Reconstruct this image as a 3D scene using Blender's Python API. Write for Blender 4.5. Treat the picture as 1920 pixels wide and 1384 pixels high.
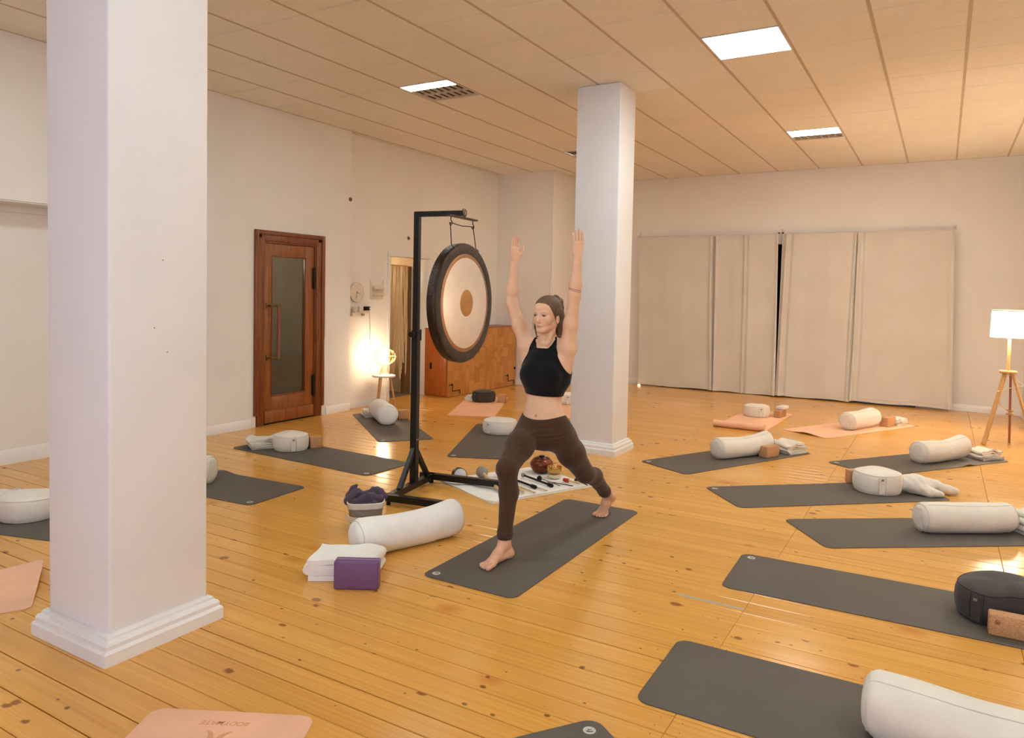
import bpy, bmesh, math, random
import numpy as np
from mathutils import Vector, Matrix, Euler

random.seed(7)
rng = np.random.default_rng(7)
PI = math.pi
scene = bpy.context.scene
col = scene.collection
for o in list(bpy.data.objects):
    bpy.data.objects.remove(o, do_unlink=True)

# ------------------------------------------------------------------ camera
CAM_H = 1.5913
cam_data = bpy.data.cameras.new('camera')
cam = bpy.data.objects.new('camera', cam_data)
col.objects.link(cam)
cam_data.sensor_fit = 'HORIZONTAL'
cam_data.sensor_width = 36.0
cam_data.lens = 1370.69 / 1920 * 36.0
cam_data.shift_y = (606.97 - 692.0) / 1920.0
cam_data.clip_start = 0.05
cam_data.clip_end = 60
_yaw, _pitch, _roll = 0.531962, -0.040347, 0.019543
_f = Vector((-math.sin(_yaw), math.cos(_yaw), 0)); _r = Vector((math.cos(_yaw), math.sin(_yaw), 0)); _u = Vector((0, 0, 1))
_w = _f * math.cos(_pitch) + _u * math.sin(_pitch); _u2 = _u * math.cos(_pitch) - _f * math.sin(_pitch)
_r3 = _r * math.cos(_roll) + _u2 * math.sin(_roll); _u3 = _u2 * math.cos(_roll) - _r * math.sin(_roll)
cam.matrix_world = Matrix(((_r3.x, _u3.x, -_w.x, 0), (_r3.y, _u3.y, -_w.y, 0), (_r3.z, _u3.z, -_w.z, CAM_H), (0, 0, 0, 1)))
scene.camera = cam

# ------------------------------------------------------------------ world, exposure
world = bpy.data.worlds.new('night_outside'); scene.world = world
world.use_nodes = True
world.node_tree.nodes['Background'].inputs[0].default_value = (0.02, 0.025, 0.04, 1)
world.node_tree.nodes['Background'].inputs[1].default_value = 1.0
vs = scene.view_settings
scene.display_settings.display_device = 'sRGB'
vs.view_transform = 'Standard'; vs.look = 'None'; vs.gamma = 1.0; vs.use_curve_mapping = False
vs.exposure = 0.25
scene.cycles.use_denoising = True
scene.cycles.use_light_tree = False
scene.cycles.max_bounces = 6
scene.cycles.diffuse_bounces = 4
scene.cycles.glossy_bounces = 3
scene.cycles.transparent_max_bounces = 8
scene.cycles.use_adaptive_sampling = True
scene.cycles.adaptive_threshold = 0.2
scene.cycles.sample_clamp_indirect = 6.0
scene.cycles.caustics_reflective = False
scene.cycles.caustics_refractive = False
PANEL_E = 29.0            # ceiling panels, emission strength
PANEL_C = (0.82, 0.97, 1.0)
LAMP_C = (1.0, 0.78, 0.50)

# cool daylight from an unseen window front behind the viewer, added for the light
day = bpy.data.lights.new('added_daylight', 'AREA'); day.shape = 'RECTANGLE'; day.size = 5.4; day.size_y = 2.2
day.energy = 190; day.color = (0.62, 0.74, 1.0)
dayo = bpy.data.objects.new('added_daylight', day); col.objects.link(dayo)
dayo.location = (-0.3, -3.7, 1.9); dayo.rotation_euler = (PI / 2, 0, 0)     # pointing into the room (+y)

# ------------------------------------------------------------------ materials
def lin(c):
    return tuple((v / 12.92 if v <= 0.04045 else ((v + 0.055) / 1.055) ** 2.4) for v in [x / 255.0 for x in c])

MATS = {}
def new_mat(name):
    m = bpy.data.materials.new(name); m.use_nodes = True
    nt = m.node_tree
    b = nt.nodes['Principled BSDF']
    MATS[name] = m
    return m, nt, b

def N(nt, typ, **kw):
    n = nt.nodes.new(typ)
    for k, v in kw.items():
        setattr(n, k, v)
    return n

def L(nt, a, b):
    nt.links.new(a, b)

def ramp(nt, fac, stops, interp='LINEAR'):
    r = N(nt, 'ShaderNodeValToRGB')
    r.color_ramp.interpolation = interp
    e = r.color_ramp.elements
    while len(e) > 1: e.remove(e[0])
    e[0].position = stops[0][0]; e[0].color = (*stops[0][1], 1)
    for p, c in stops[1:]:
        x = e.new(p); x.color = (*c, 1)
    L(nt, fac, r.inputs[0])
    return r.outputs[0]

def mix(nt, fac, a, b, blend='MIX'):
    m = N(nt, 'ShaderNodeMix', data_type='RGBA', blend_type=blend)
    for sock, v in ((m.inputs[0], fac), (m.inputs[6], a), (m.inputs[7], b)):
        if hasattr(v, 'is_output') or hasattr(v, 'links'): L(nt, v, sock)
        elif isinstance(v, (int, float)): sock.default_value = v
        else: sock.default_value = (*v[:3], 1)
    return m.outputs[2]

def mathn(nt, op, a, b=0.0, clamp=False):
    m = N(nt, 'ShaderNodeMath', operation=op, use_clamp=clamp)
    for sock, v in ((m.inputs[0], a), (m.inputs[1], b)):
        if isinstance(v, (int, float)): sock.default_value = v
        else: L(nt, v, sock)
    return m.outputs[0]

def coords(nt, kind='Object', scale=(1, 1, 1), rot=(0, 0, 0)):
    if kind == 'World':
        src = N(nt, 'ShaderNodeNewGeometry').outputs['Position']
    else:
        src = N(nt, 'ShaderNodeTexCoord').outputs[kind]
    mp = N(nt, 'ShaderNodeMapping')
    mp.inputs['Scale'].default_value = scale; mp.inputs['Rotation'].default_value = rot
    L(nt, src, mp.inputs[0])
    return mp.outputs[0]

def noise_tex(nt, vec, scale, detail=3, rough=0.5, dist=0.0):
    n = N(nt, 'ShaderNodeTexNoise')
    n.inputs['Scale'].default_value = scale; n.inputs['Detail'].default_value = detail
    n.inputs['Roughness'].default_value = rough; n.inputs['Distortion'].default_value = dist
    L(nt, vec, n.inputs['Vector'])
    return n.outputs['Fac']

def bump(nt, b, height, strength=0.3, dist=0.01):
    n = N(nt, 'ShaderNodeBump'); n.inputs['Strength'].default_value = strength; n.inputs['Distance'].default_value = dist
    L(nt, height, n.inputs['Height']); L(nt, n.outputs[0], b.inputs['Normal'])

def simple(name, rgb, rough=0.6, metal=0.0, var=0.06, scale=8.0, bump_s=0.0, bump_scale=60.0, spec=0.5, kind='Object', stretch=(1, 1, 1), sheen=0.0):
    """a painted / cloth / plastic material: base colour with a gentle mottling, optional fine relief"""
    m, nt, b = new_mat(name)
    c = lin(rgb)
    v = coords(nt, kind, stretch)
    n = noise_tex(nt, v, scale, 2)
    lo = tuple(x * (1 - var) for x in c); hi = tuple(min(1, x * (1 + var)) for x in c)
    L(nt, ramp(nt, n, [(0.3, lo), (0.7, hi)]), b.inputs['Base Color'])
    b.inputs['Roughness'].default_value = rough; b.inputs['Metallic'].default_value = metal
    b.inputs['Specular IOR Level'].default_value = spec
    if sheen:
        b.inputs['Sheen Weight'].default_value = sheen
    if bump_s:
        bump(nt, b, noise_tex(nt, v, bump_scale, 2), bump_s, 0.004)
    return m

def emit(name, rgb, strength):
    m, nt, b = new_mat(name)
    b.inputs['Base Color'].default_value = (0.8, 0.8, 0.8, 1)
    b.inputs['Emission Color'].default_value = (*rgb, 1); b.inputs['Emission Strength'].default_value = strength
    n = noise_tex(nt, coords(nt, 'Object'), 30, 2)
    L(nt, ramp(nt, n, [(0.0, (0.78, 0.78, 0.78)), (1.0, (0.82, 0.82, 0.82))]), b.inputs['Base Color'])
    return m

def wood(name, dark, light, scale=(1, 12, 12), rough=0.4, rings=3.0, kind='Object', bump_s=0.08, rnd=True):
    """grain running along local x"""
    m, nt, b = new_mat(name)
    v = coords(nt, kind, scale)
    if rnd:
        oi = N(nt, 'ShaderNodeObjectInfo')
        cx = N(nt, 'ShaderNodeCombineXYZ'); L(nt, mathn(nt, 'MULTIPLY', oi.outputs['Random'], 37.0), cx.inputs[0]); L(nt, mathn(nt, 'MULTIPLY', oi.outputs['Random'], 11.0), cx.inputs[1])
        ad = N(nt, 'ShaderNodeVectorMath', operation='ADD'); L(nt, v, ad.inputs[0]); L(nt, cx.outputs[0], ad.inputs[1]); v = ad.outputs[0]
    n = noise_tex(nt, v, rings, 6, 0.62, 0.6)
    c1 = ramp(nt, n, [(0.30, lin(dark)), (0.70, lin(light))])
    L(nt, c1, b.inputs['Base Color'])
    b.inputs['Roughness'].default_value = rough
    if bump_s: bump(nt, b, n, bump_s, 0.003)
    return m

# ------------------------------------------------------------------ mesh helpers
class MB:
    def __init__(self): self.v = []; self.f = []
    def add(self, vs, fs, M=None):
        o = len(self.v)
        if M is not None: vs = [tuple(M @ Vector(p)) for p in vs]
        self.v += [tuple(p) for p in vs]; self.f += [tuple(i + o for i in f) for f in fs]
        return self
    def box(self, x0, x1, y0, y1, z0, z1, M=None):
        return self.add([(x0, y0, z0), (x1, y0, z0), (x1, y1, z0), (x0, y1, z0), (x0, y0, z1), (x1, y0, z1), (x1, y1, z1), (x0, y1, z1)],
                        [(0, 3, 2, 1), (4, 5, 6, 7), (0, 1, 5, 4), (1, 2, 6, 5), (2, 3, 7, 6), (3, 0, 4, 7)], M)
    def rbox(self, x0, x1, y0, y1, z0, z1, bev=0.01, seg=2, M=None):
        bm = bmesh.new()
        bmesh.ops.create_cube(bm, size=1)
        for v in bm.verts:
            v.co = Vector(((x0 + x1) / 2 + v.co.x * (x1 - x0), (y0 + y1) / 2 + v.co.y * (y1 - y0), (z0 + z1) / 2 + v.co.z * (z1 - z0)))
        bmesh.ops.bevel(bm, geom=list(bm.edges), offset=bev, segments=seg, affect='EDGES', profile=0.5)
        bm.verts.index_update()
        r = self.add([v.co[:] for v in bm.verts], [[v.index for v in f.verts] for f in bm.faces], M)
        bm.free(); return r
    def tube(self, pts, rad, n=10, caps=True, M=None, flat=1.0):
        pts = [Vector(p) for p in pts]
        if isinstance(rad, (int, float)): rad = [rad] * len(pts)
        vs = []; fs = []
        t0 = (pts[1] - pts[0]).normalized()
        ref = Vector((0, 0, 1)) if abs(t0.z) < 0.9 else Vector((1, 0, 0))
        a = t0.cross(ref).normalized()
        for i, p in enumerate(pts):
            t = (pts[min(i + 1, len(pts) - 1)] - pts[max(i - 1, 0)]).normalized()
            a = (a - t * a.dot(t)).normalized(); b = t.cross(a)
            for k in range(n):
                an = 2 * PI * k / n
                vs.append(p + (a * math.cos(an) + b * math.sin(an) * flat) * rad[i])
        for i in range(len(pts) - 1):
            for k in range(n):
                fs.append((i * n + k, i * n + (k + 1) % n, (i + 1) * n + (k + 1) % n, (i + 1) * n + k))
        if caps:
            fs.append(tuple(range(n - 1, -1, -1))); e = (len(pts) - 1) * n; fs.append(tuple(e + k for k in range(n)))
        return self.add(vs, fs, M)
    def bar(self, a, b, w, h=None, M=None, up=(0, 0, 1)):
        """square section bar from a to b"""
        a = Vector(a); b = Vector(b); h = h or w
        t = (b - a).normalized(); u = Vector(up)
        if abs(t.dot(u)) > 0.98: u = Vector((1, 0, 0))
        s = t.cross(u).normalized(); u = s.cross(t)
        vs = []
        for p in (a, b):
            for (i, j) in ((-1, -1), (1, -1), (1, 1), (-1, 1)):
                vs.append(p + s * i * w / 2 + u * j * h / 2)
        return self.add(vs, [(0, 3, 2, 1), (4, 5, 6, 7), (0, 1, 5, 4), (1, 2, 6, 5), (2, 3, 7, 6), (3, 0, 4, 7)], M)
    def lathe(self, prof, n=32, M=None, closed=False):
        vs = []; fs = []; rows = []
        for (r, z) in prof:
            if r < 1e-6: rows.append([len(vs)]); vs.append((0, 0, z))
            else:
                rows.append(list(range(len(vs), len(vs) + n)))
                vs += [(r * math.cos(2 * PI * k / n), r * math.sin(2 * PI * k / n), z) for k in range(n)]
        pairs = list(zip(rows, rows[1:])) + ([(rows[-1], rows[0])] if closed else [])
        for A, B in pairs:
            for k in range(n):
                k2 = (k + 1) % n
                q = [A[k % len(A)], A[k2 % len(A)], B[k2 % len(B)], B[k % len(B)]]
                u = []
                for i in q:
                    if i not in u: u.append(i)
                if len(u) > 2: fs.append(tuple(u))
        return self.add(vs, fs, M)
    def prism(self, poly, z0, z1, M=None):
        n = len(poly)
        vs = [(x, y, z0) for x, y in poly] + [(x, y, z1) for x, y in poly]
        fs = [tuple(range(n - 1, -1, -1)), tuple(range(n, 2 * n))] + [(i, (i + 1) % n, n + (i + 1) % n, n + i) for i in range(n)]
        return self.add(vs, fs, M)
    def grid(self, P, close_u=False, close_v=False, M=None):
        """P[i][j] points"""
        nu, nv = len(P), len(P[0])
        vs = [p for row in P for p in row]; fs = []
        for i in range(nu if close_u else nu - 1):
            for j in range(nv if close_v else nv - 1):
                i2, j2 = (i + 1) % nu, (j + 1) % nv
                fs.append((i * nv + j, i2 * nv + j, i2 * nv + j2, i * nv + j2))
        return self.add(vs, fs, M)
    def build(self, name, mat, parent=None, smooth=40, loc=None, rotz=0.0):
        me = bpy.data.meshes.new(name)
        me.from_pydata(self.v, [], self.f)
        me.update()
        fix_normals(me)
        if smooth:
            me.polygons.foreach_set('use_smooth', [True] * len(me.polygons))
            me.set_sharp_from_angle(angle=math.radians(smooth))
        o = bpy.data.objects.new(name, me)
        col.objects.link(o)
        if mat is not None: me.materials.append(mat)
        if parent is not None: o.parent = parent
        if loc is not None: o.location = loc
        if rotz: o.rotation_euler = (0, 0, rotz)
        return o

def fix_normals(me):
    bm = bmesh.new(); bm.from_mesh(me)
    bmesh.ops.recalc_face_normals(bm, faces=bm.faces)
    bm.to_mesh(me); bm.free()

def tag(o, label=None, cat=None, group=None, kind=None):
    if label: o['label'] = label
    if cat: o['category'] = cat
    if group: o['group'] = group
    if kind: o['kind'] = kind
    return o

def thing(name, label, cat, loc=(0, 0, 0), rotz=0.0, group=None):
    o = bpy.data.objects.new(name, None)
    o.empty_display_size = 0.1
    col.objects.link(o); o.location = loc; o.rotation_euler = (0, 0, rotz)
    return tag(o, label, cat, group)

def struct(o): o['kind'] = 'structure'; return o

def hnoise(x, y, z=0.0):
    from mathutils import noise as mn
    return mn.noise(Vector((x, y, z)))
# ------------------------------------------------------------------ setting: dimensions
HC = 3.692                      # ceiling height
XL, XLR = -6.784, -6.87         # left wall, its recessed stretch
YB = 12.611                     # back wall
XR, YF = 2.9, -3.6              # right wall and the wall behind the camera
GX, GY, T = -1.7827, 5.9284, 0.625   # ceiling grid

def wall_mat():
    m, nt, b = new_mat('white_wall_paint')
    v = coords(nt, 'World')
    n = noise_tex(nt, v, 1.3, 2, 0.6)
    L(nt, ramp(nt, n, [(0.3, lin((234, 228, 219))), (0.7, lin((239, 233, 225)))]), b.inputs['Base Color'])
    b.inputs['Roughness'].default_value = 0.75
    bump(nt, b, noise_tex(nt, v, 45, 2, 0.6), 0.12, 0.004)
    return m
M_WALL = wall_mat()
M_COLUMN = simple('white_column_paint', (232, 228, 226), 0.55, var=0.02, scale=3, bump_s=0.18, bump_scale=38, kind='World')
M_TRIMW = simple('white_gloss_trim', (232, 228, 222), 0.35, var=0.02, scale=4, kind='World')
M_CORR = simple('grey_corridor_plaster', (150, 140, 122), 0.8, var=0.05, kind='World')
M_DARK = simple('dark_void', (22, 20, 18), 0.9, var=0.1)

# ---- floor: each board a part
def floor_mat():
    m, nt, b = new_mat('varnished_pine_boards')
    at = N(nt, 'ShaderNodeAttribute', attribute_name='rnd')
    r = at.outputs['Fac']
    pos = N(nt, 'ShaderNodeNewGeometry').outputs['Position']
    off = N(nt, 'ShaderNodeCombineXYZ'); L(nt, mathn(nt, 'MULTIPLY', r, 91.0), off.inputs[0]); L(nt, mathn(nt, 'MULTIPLY', r, 47.0), off.inputs[1])
    ad = N(nt, 'ShaderNodeVectorMath', operation='ADD'); L(nt, pos, ad.inputs[0]); L(nt, off.outputs[0], ad.inputs[1])
    def mp(s):
        q = N(nt, 'ShaderNodeMapping'); q.inputs['Scale'].default_value = s; L(nt, ad.outputs[0], q.inputs[0]); return q.outputs[0]
    grain = noise_tex(nt, mp((0.35, 30, 1)), 2.0, 5, 0.55, 0.25)
    base = ramp(nt, grain, [(0.28, lin((210, 148, 66))), (0.5, lin((221, 161, 75))), (0.74, lin((229, 172, 86)))])
    tone = ramp(nt, r, [(0.0, (0.93, 0.91, 0.87)), (0.5, (0.98, 0.975, 0.965)), (1.0, (1.04, 1.05, 1.07))])
    base = mix(nt, 1.0, base, tone, 'MULTIPLY')
    blotch = noise_tex(nt, mp((0.5, 1.2, 1)), 1.1, 3, 0.5)
    base = mix(nt, mathn(nt, 'MULTIPLY', ramp(nt, blotch, [(0.5, (0, 0, 0)), (0.85, (1, 1, 1))]), 0.30), base, lin((198, 124, 50)))
    # knots
    wob = noise_tex(nt, mp((18, 30, 1)), 1.5, 2)
    def knots(scale, thr, keep, col_, soft):
        vo = N(nt, 'ShaderNodeTexVoronoi'); vo.inputs['Scale'].default_value = scale; L(nt, mp((0.75, 1.0, 0)), vo.inputs['Vector'])
        sep = N(nt, 'ShaderNodeSeparateColor'); L(nt, vo.outputs['Color'], sep.inputs[0])
        on = mathn(nt, 'GREATER_THAN', sep.outputs[0], keep)
        size = mathn(nt, 'MULTIPLY', mathn(nt, 'ADD', sep.outputs[1], 0.35), thr)
        d = mathn(nt, 'MULTIPLY', vo.outputs['Distance'], mathn(nt, 'ADD', wob, 0.5))
        k = mathn(nt, 'SUBTRACT', 1.0, mathn(nt, 'DIVIDE', d, size), True)
        k = mathn(nt, 'MULTIPLY', k, soft, True)
        return mathn(nt, 'MULTIPLY', k, on), col_
    for sc, th, kp, cc, so in ((3.4, 0.22, 0.45, lin((196, 120, 46)), 1.2), (6.2, 0.13, 0.30, lin((120, 60, 22)), 3.0), (9.5, 0.10, 0.50, lin((92, 48, 20)), 3.5), (17.0, 0.085, 0.72, lin((104, 58, 26)), 4.0)):
        k, c_ = knots(sc, th, kp, cc, so)
        base = mix(nt, mathn(nt, 'MULTIPLY', k, 0.80), base, c_)
    L(nt, base, b.inputs['Base Color'])
    rg = noise_tex(nt, mp((2, 6, 1)), 2.0, 4)
    L(nt, mathn(nt, 'ADD', mathn(nt, 'MULTIPLY', rg, 0.12), 0.12), b.inputs['Roughness'])
    b.inputs['Specular IOR Level'].default_value = 0.5
    bump(nt, b, noise_tex(nt, mp((0.8, 5, 1)), 2.0, 3), 0.03, 0.004)
    return m
M_FLOOR = floor_mat()
M_SUB = simple('dark_gap_between_boards', (42, 26, 12), 0.95, var=0.1, kind='World')

def plank_geo(mb, rl, x0, x1, y0, y1, rv, z=0.0, b=0.0022):
    o = len(mb.v)
    mb.v += [(x0, y0, -0.022), (x1, y0, -0.022), (x1, y1, -0.022), (x0, y1, -0.022),
             (x0, y0, z - b), (x1, y0, z - b), (x1, y1, z - b), (x0, y1, z - b),
             (x0 + b, y0 + b, z), (x1 - b, y0 + b, z), (x1 - b, y1 - b, z), (x0 + b, y1 - b, z)]
    for f in ((0, 1, 5, 4), (1, 2, 6, 5), (2, 3, 7, 6), (3, 0, 4, 7), (4, 5, 9, 8), (5, 6, 10, 9), (6, 7, 11, 10), (7, 4, 8, 11), (8, 9, 10, 11)):
        mb.f.append(tuple(i + o for i in f))
    rl += [rv] * 12

def set_rnd(o, rl):
    a = o.data.attributes.new('rnd', 'FLOAT', 'POINT')
    a.data.foreach_set('value', rl)

XSEG = [(XLR - 0.32, -0.82), (-0.82, 0.371), (0.371, XR)]
mb = MB(); mb.box(XLR - 0.33, XR, YF, YB, -0.06, -0.0225)
floor = struct(mb.build('floor', M_SUB, smooth=0))
floor['label'] = 'varnished pine board floor of the studio'
rows = []; y = YF
prng = random.Random(3)
while y < YB - 1e-3:
    wd = prng.choice([0.112, 0.118, 0.125, 0.135, 0.142])
    if YB - (y + wd) < 0.05: wd = YB - y
    rows.append((y, min(y + wd, YB))); y += wd
rest = MB(); rest_r = []
for (y0, y1) in rows:
    g = prng.choice([0.0009, 0.0011, 0.0014, 0.0019, 0.0030])
    for (x0, x1) in XSEG:
        rv = prng.random()
        near = (y0 > 1.0 and y1 < 9.2 and not (x0 > 0.3 and y0 < 3.9))
        if near:
            m_ = MB(); rl = []
            plank_geo(m_, rl, x0 + 0.0007, x1 - 0.0007, y0 + g, y1 - g, rv)
            o = m_.build('floor_board', M_FLOOR, floor, smooth=0); set_rnd(o, rl)
        else:
            plank_geo(rest, rest_r, x0 + 0.0007, x1 - 0.0007, y0 + g, y1 - g, rv)
o = rest.build('far_floor_boards', M_FLOOR, floor, smooth=0); set_rnd(o, rest_r); o['kind'] = 'stuff'
# grey tape over the gap, screws along the board ends
mb = MB(); mb.box(-1.17, -0.823, 3.783, 3.804, 0.0, 0.0008)
tp = mb.build('floor_tape', simple('grey_tape', (168, 158, 142), 0.5, var=0.1, scale=30, kind='World'), floor, smooth=0)
mb = MB()
for (y0, y1) in rows:
    if 1.9 < y0 < 6.5:
        for sx in (-0.86, -0.78):
            for q in (0.25, 0.75):
                mb.lathe([(0, 0.0010), (0.0028, 0.0008), (0.0032, 0.0)], 8, Matrix.Translation((sx + prng.uniform(-.012, .012), y0 + (y1 - y0) * q, 0)))
o = mb.build('screw_heads', simple('steel_screw', (120, 112, 100), 0.4, 0.8), floor); o['kind'] = 'stuff'

# ---- ceiling: tiles as parts
def tile_mat():
    m, nt, b = new_mat('mineral_fibre_tile')
    v = coords(nt, 'World')
    vo = N(nt, 'ShaderNodeTexVoronoi'); vo.inputs['Scale'].default_value = 95; L(nt, v, vo.inputs['Vector'])
    sep = N(nt, 'ShaderNodeSeparateColor'); L(nt, vo.outputs['Color'], sep.inputs[0])
    hole = mathn(nt, 'MULTIPLY', mathn(nt, 'LESS_THAN', vo.outputs['Distance'], 0.22), mathn(nt, 'GREATER_THAN', sep.outputs[0], 0.72))
    n = noise_tex(nt, v, 0.8, 2)
    c = ramp(nt, n, [(0.3, lin((238, 231, 220))), (0.7, lin((243, 237, 227)))])
    c = mix(nt, mathn(nt, 'MULTIPLY', hole, 0.55), c, lin((120, 104, 84)))
    L(nt, c, b.inputs['Base Color']); b.inputs['Roughness'].default_value = 0.85
    b.inputs['Specular IOR Level'].default_value = 0.2
    bump(nt, b, noise_tex(nt, v, 120, 1), 0.15, 0.003)
    return m
M_TILE = tile_mat()
M_TBAR = simple('ceiling_runner_paint', (196, 178, 156), 0.6, var=0.03, kind='World')
M_PLEN = simple('ceiling_void', (60, 44, 30), 0.9, kind='World')
mb = MB(); mb.box(XLR - 0.33, XR, YF, YB, HC + 0.02, HC + 0.10)
ceiling = struct(mb.build('ceiling', M_PLEN, smooth=0)); ceiling['label'] = 'suspended ceiling of square mineral tiles'
LIGHTS = {(0, 0), (-5, 0), (0, 6), (-5, 6), (0, -6), (-5, -6), (5, -6), (5, 0), (5, 6)}
restc = MB()
imin = math.floor((XLR - GX) / T) ; imax = math.ceil((XR - GX) / T)
jmin = math.floor((YF - GY) / T); jmax = math.ceil((YB - GY) / T)
for i in range(imin, imax):
    for j in range(jmin, jmax):
        if (i, j) in LIGHTS: continue
        x0, x1 = max(GX + i * T, XLR - .001) + 0.002, min(GX + (i + 1) * T, XR) - 0.002
        y0, y1 = max(GY + j * T, YF) + 0.0045, min(GY + (j + 1) * T, YB) - 0.0045
        if x1 - x0 < 0.02 or y1 - y0 < 0.02: continue
        seen = (y0 > 2.9 and x1 < 0.095 * y1 + 0.35)
        tgt = MB() if seen else restc
        b_ = 0.004
        tgt.add([(x0, y0, HC + 0.015), (x1, y0, HC + 0.015), (x1, y1, HC + 0.015), (x0, y1, HC + 0.015),
                 (x0, y0, HC + b_), (x1, y0, HC + b_), (x1, y1, HC + b_), (x0, y1, HC + b_),
                 (x0 + b_, y0 + b_, HC), (x1 - b_, y0 + b_, HC), (x1 - b_, y1 - b_, HC), (x0 + b_, y1 - b_, HC)],
                [(0, 1, 2, 3), (0, 4, 5, 1), (1, 5, 6, 2), (2, 6, 7, 3), (3, 7, 4, 0), (4, 8, 9, 5), (5, 9, 10, 6), (6, 10, 11, 7), (7, 11, 8, 4), (8, 11, 10, 9)])
        if seen: tgt.build('ceiling_tile', M_TILE, ceiling, smooth=0)
o = restc.build('far_ceiling_tiles', M_TILE, ceiling, smooth=0); o['kind'] = 'stuff'
for i in range(imin, imax + 1):
    x = GX + i * T
    if XLR + .02 < x < XR - .02:
        mb = MB(); mb.box(x - 0.012, x + 0.012, YF, YB, HC - 0.0025, HC + 0.014)
        mb.build('ceiling_runner', M_TBAR, ceiling, smooth=0)

# ---- walls
def boxes(name, lst, mat, label=None, parent=None):
    mb = MB()
    for b in lst: mb.box(*b)
    o = mb.build(name, mat, parent, smooth=0)
    if parent is None: struct(o)
    if label: o['label'] = label
    return o
NY0, NY1, NZ, ND = 0.9, 4.45, 2.30, 0.30       # niche in the left wall
DY0, DY1, DZ = 5.735, 6.775, 2.24              # glazed door opening
WY0, WY1, WZ = 8.175, 9.062, 2.115             # open doorway
XO = -7.6                                      # outer face of the left wall
boxes('wall_left', [
    (XO, XL, YF - .2, NY0, 0, HC), (XO, XL, NY0, NY1, NZ, HC), (XO, XL - ND, NY0, NY1, 0, NZ), (XO, XL, NY1, DY0, 0, HC),
    (XL - 0.16, XL, DY0, DY1, DZ, HC), (XL - 0.16, XL, DY1, 7.28, 0, HC)], M_WALL, 'white plaster wall on the left with the glazed door')
boxes('wall_left_recess', [
    (XLR - 0.13, XLR, 7.28, WY0, 0, HC), (XLR - 0.13, XLR, WY0, WY1, WZ, HC), (XLR - 0.13, XLR, WY1, 11.1, 0, HC)], M_WALL, 'white plaster wall stretch with the open doorway')
boxes('wall_corner', [(XLR - .13, -5.755, 11.1, YB + .2, 0, HC)], M_WALL, 'white plaster projection in the far left corner')
boxes('wall_back', [(-5.755, -4.3, YB, YB + .2, 0, HC), (-4.3, -0.3, YB, YB + .2, 2.5, HC), (-0.3, XR + .2, YB, YB + .2, 0, HC)], M_WALL, 'white plaster back wall behind the long curtains')
boxes('wall_right', [(XR, XR + .2, YF - .2, YB, 0, HC), (1.02, XR, 10.8, YB, 0, HC)], M_WALL, 'white plaster wall on the right')
boxes('wall_front', [(XO, -3.0, YF - .2, YF, 0, HC), (2.4, XR + .2, YF - .2, YF, 0, HC), (-3.0, 2.4, YF - .2, YF, 0, .8), (-3.0, 2.4, YF - .2, YF, 3.0, HC)], M_WALL, 'white plaster wall behind the viewer')
# dark window behind the back curtains
boxes('window_1', [(-4.3, -0.3, YB + .12, YB + .2, 0.0, 2.5)], simple('night_glass', (14, 15, 18), 0.1, var=0.1), 'dark window front behind the beige curtains')
mb = MB()
for x in (-3.0, -1.2, .6, 2.4): mb.box(x - .04, x + .04, YF - .09, YF - .03, .8, 3.0)
for z in (.82, 2.98): mb.box(-3.0, 2.4, YF - .09, YF - .03, z - .03, z + .03)
struct(mb.build('window_2', M_TRIMW, smooth=0))  # unseen window frame, added with the daylight behind the viewer
# corridor behind the glazed door and room behind the doorway
boxes('wall_corridor', [(-9.0, -8.9, 5.0, 7.4, 0, 2.7), (-9.0, XO, 5.0, 5.1, 0, 2.7), (-9.0, XL - .16, 6.95, 7.02, 0, 2.7), (-9.0, XL - .16, 5.0, 7.4, 2.6, 2.7), (-9.0, XO, 5.0, 7.0, -.06, 0.0),
                        (-8.35, -8.2, 6.05, 6.95, 0, 2.6)], M_CORR, 'grey corridor seen through the door glass')
M_PASS = simple('cream_passage_plaster', (214, 196, 168), 0.8, var=0.03, kind='World')
boxes('wall_passage', [(-9.3, -9.2, 7.9, 9.6, 0, 2.7), (-9.2, XLR - .13, 8.05, WY0 - .04, 0, 2.7), (-9.2, XLR - .13, WY1 + .03, 9.25, 0, 2.7), (-9.2, XLR - .13, WY0 - .1, WY1 + .1, 2.2, 2.7),
                       (-7.17, XLR - .10, WY1 - .004, WY1 + .04, 0, 2.2), (-8.3, -8.2, 8.0, 9.2, 0, 2.3)], M_PASS, 'cream walls of the passage beyond the doorway')
boxes('floor_passage', [(-9.2, XLR - .20, WY0 - .1, WY1 + .1, -.05, 0.002)], simple('grey_passage_floor', (112, 104, 92), 0.6, kind='World'), 'grey floor of the passage')

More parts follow.
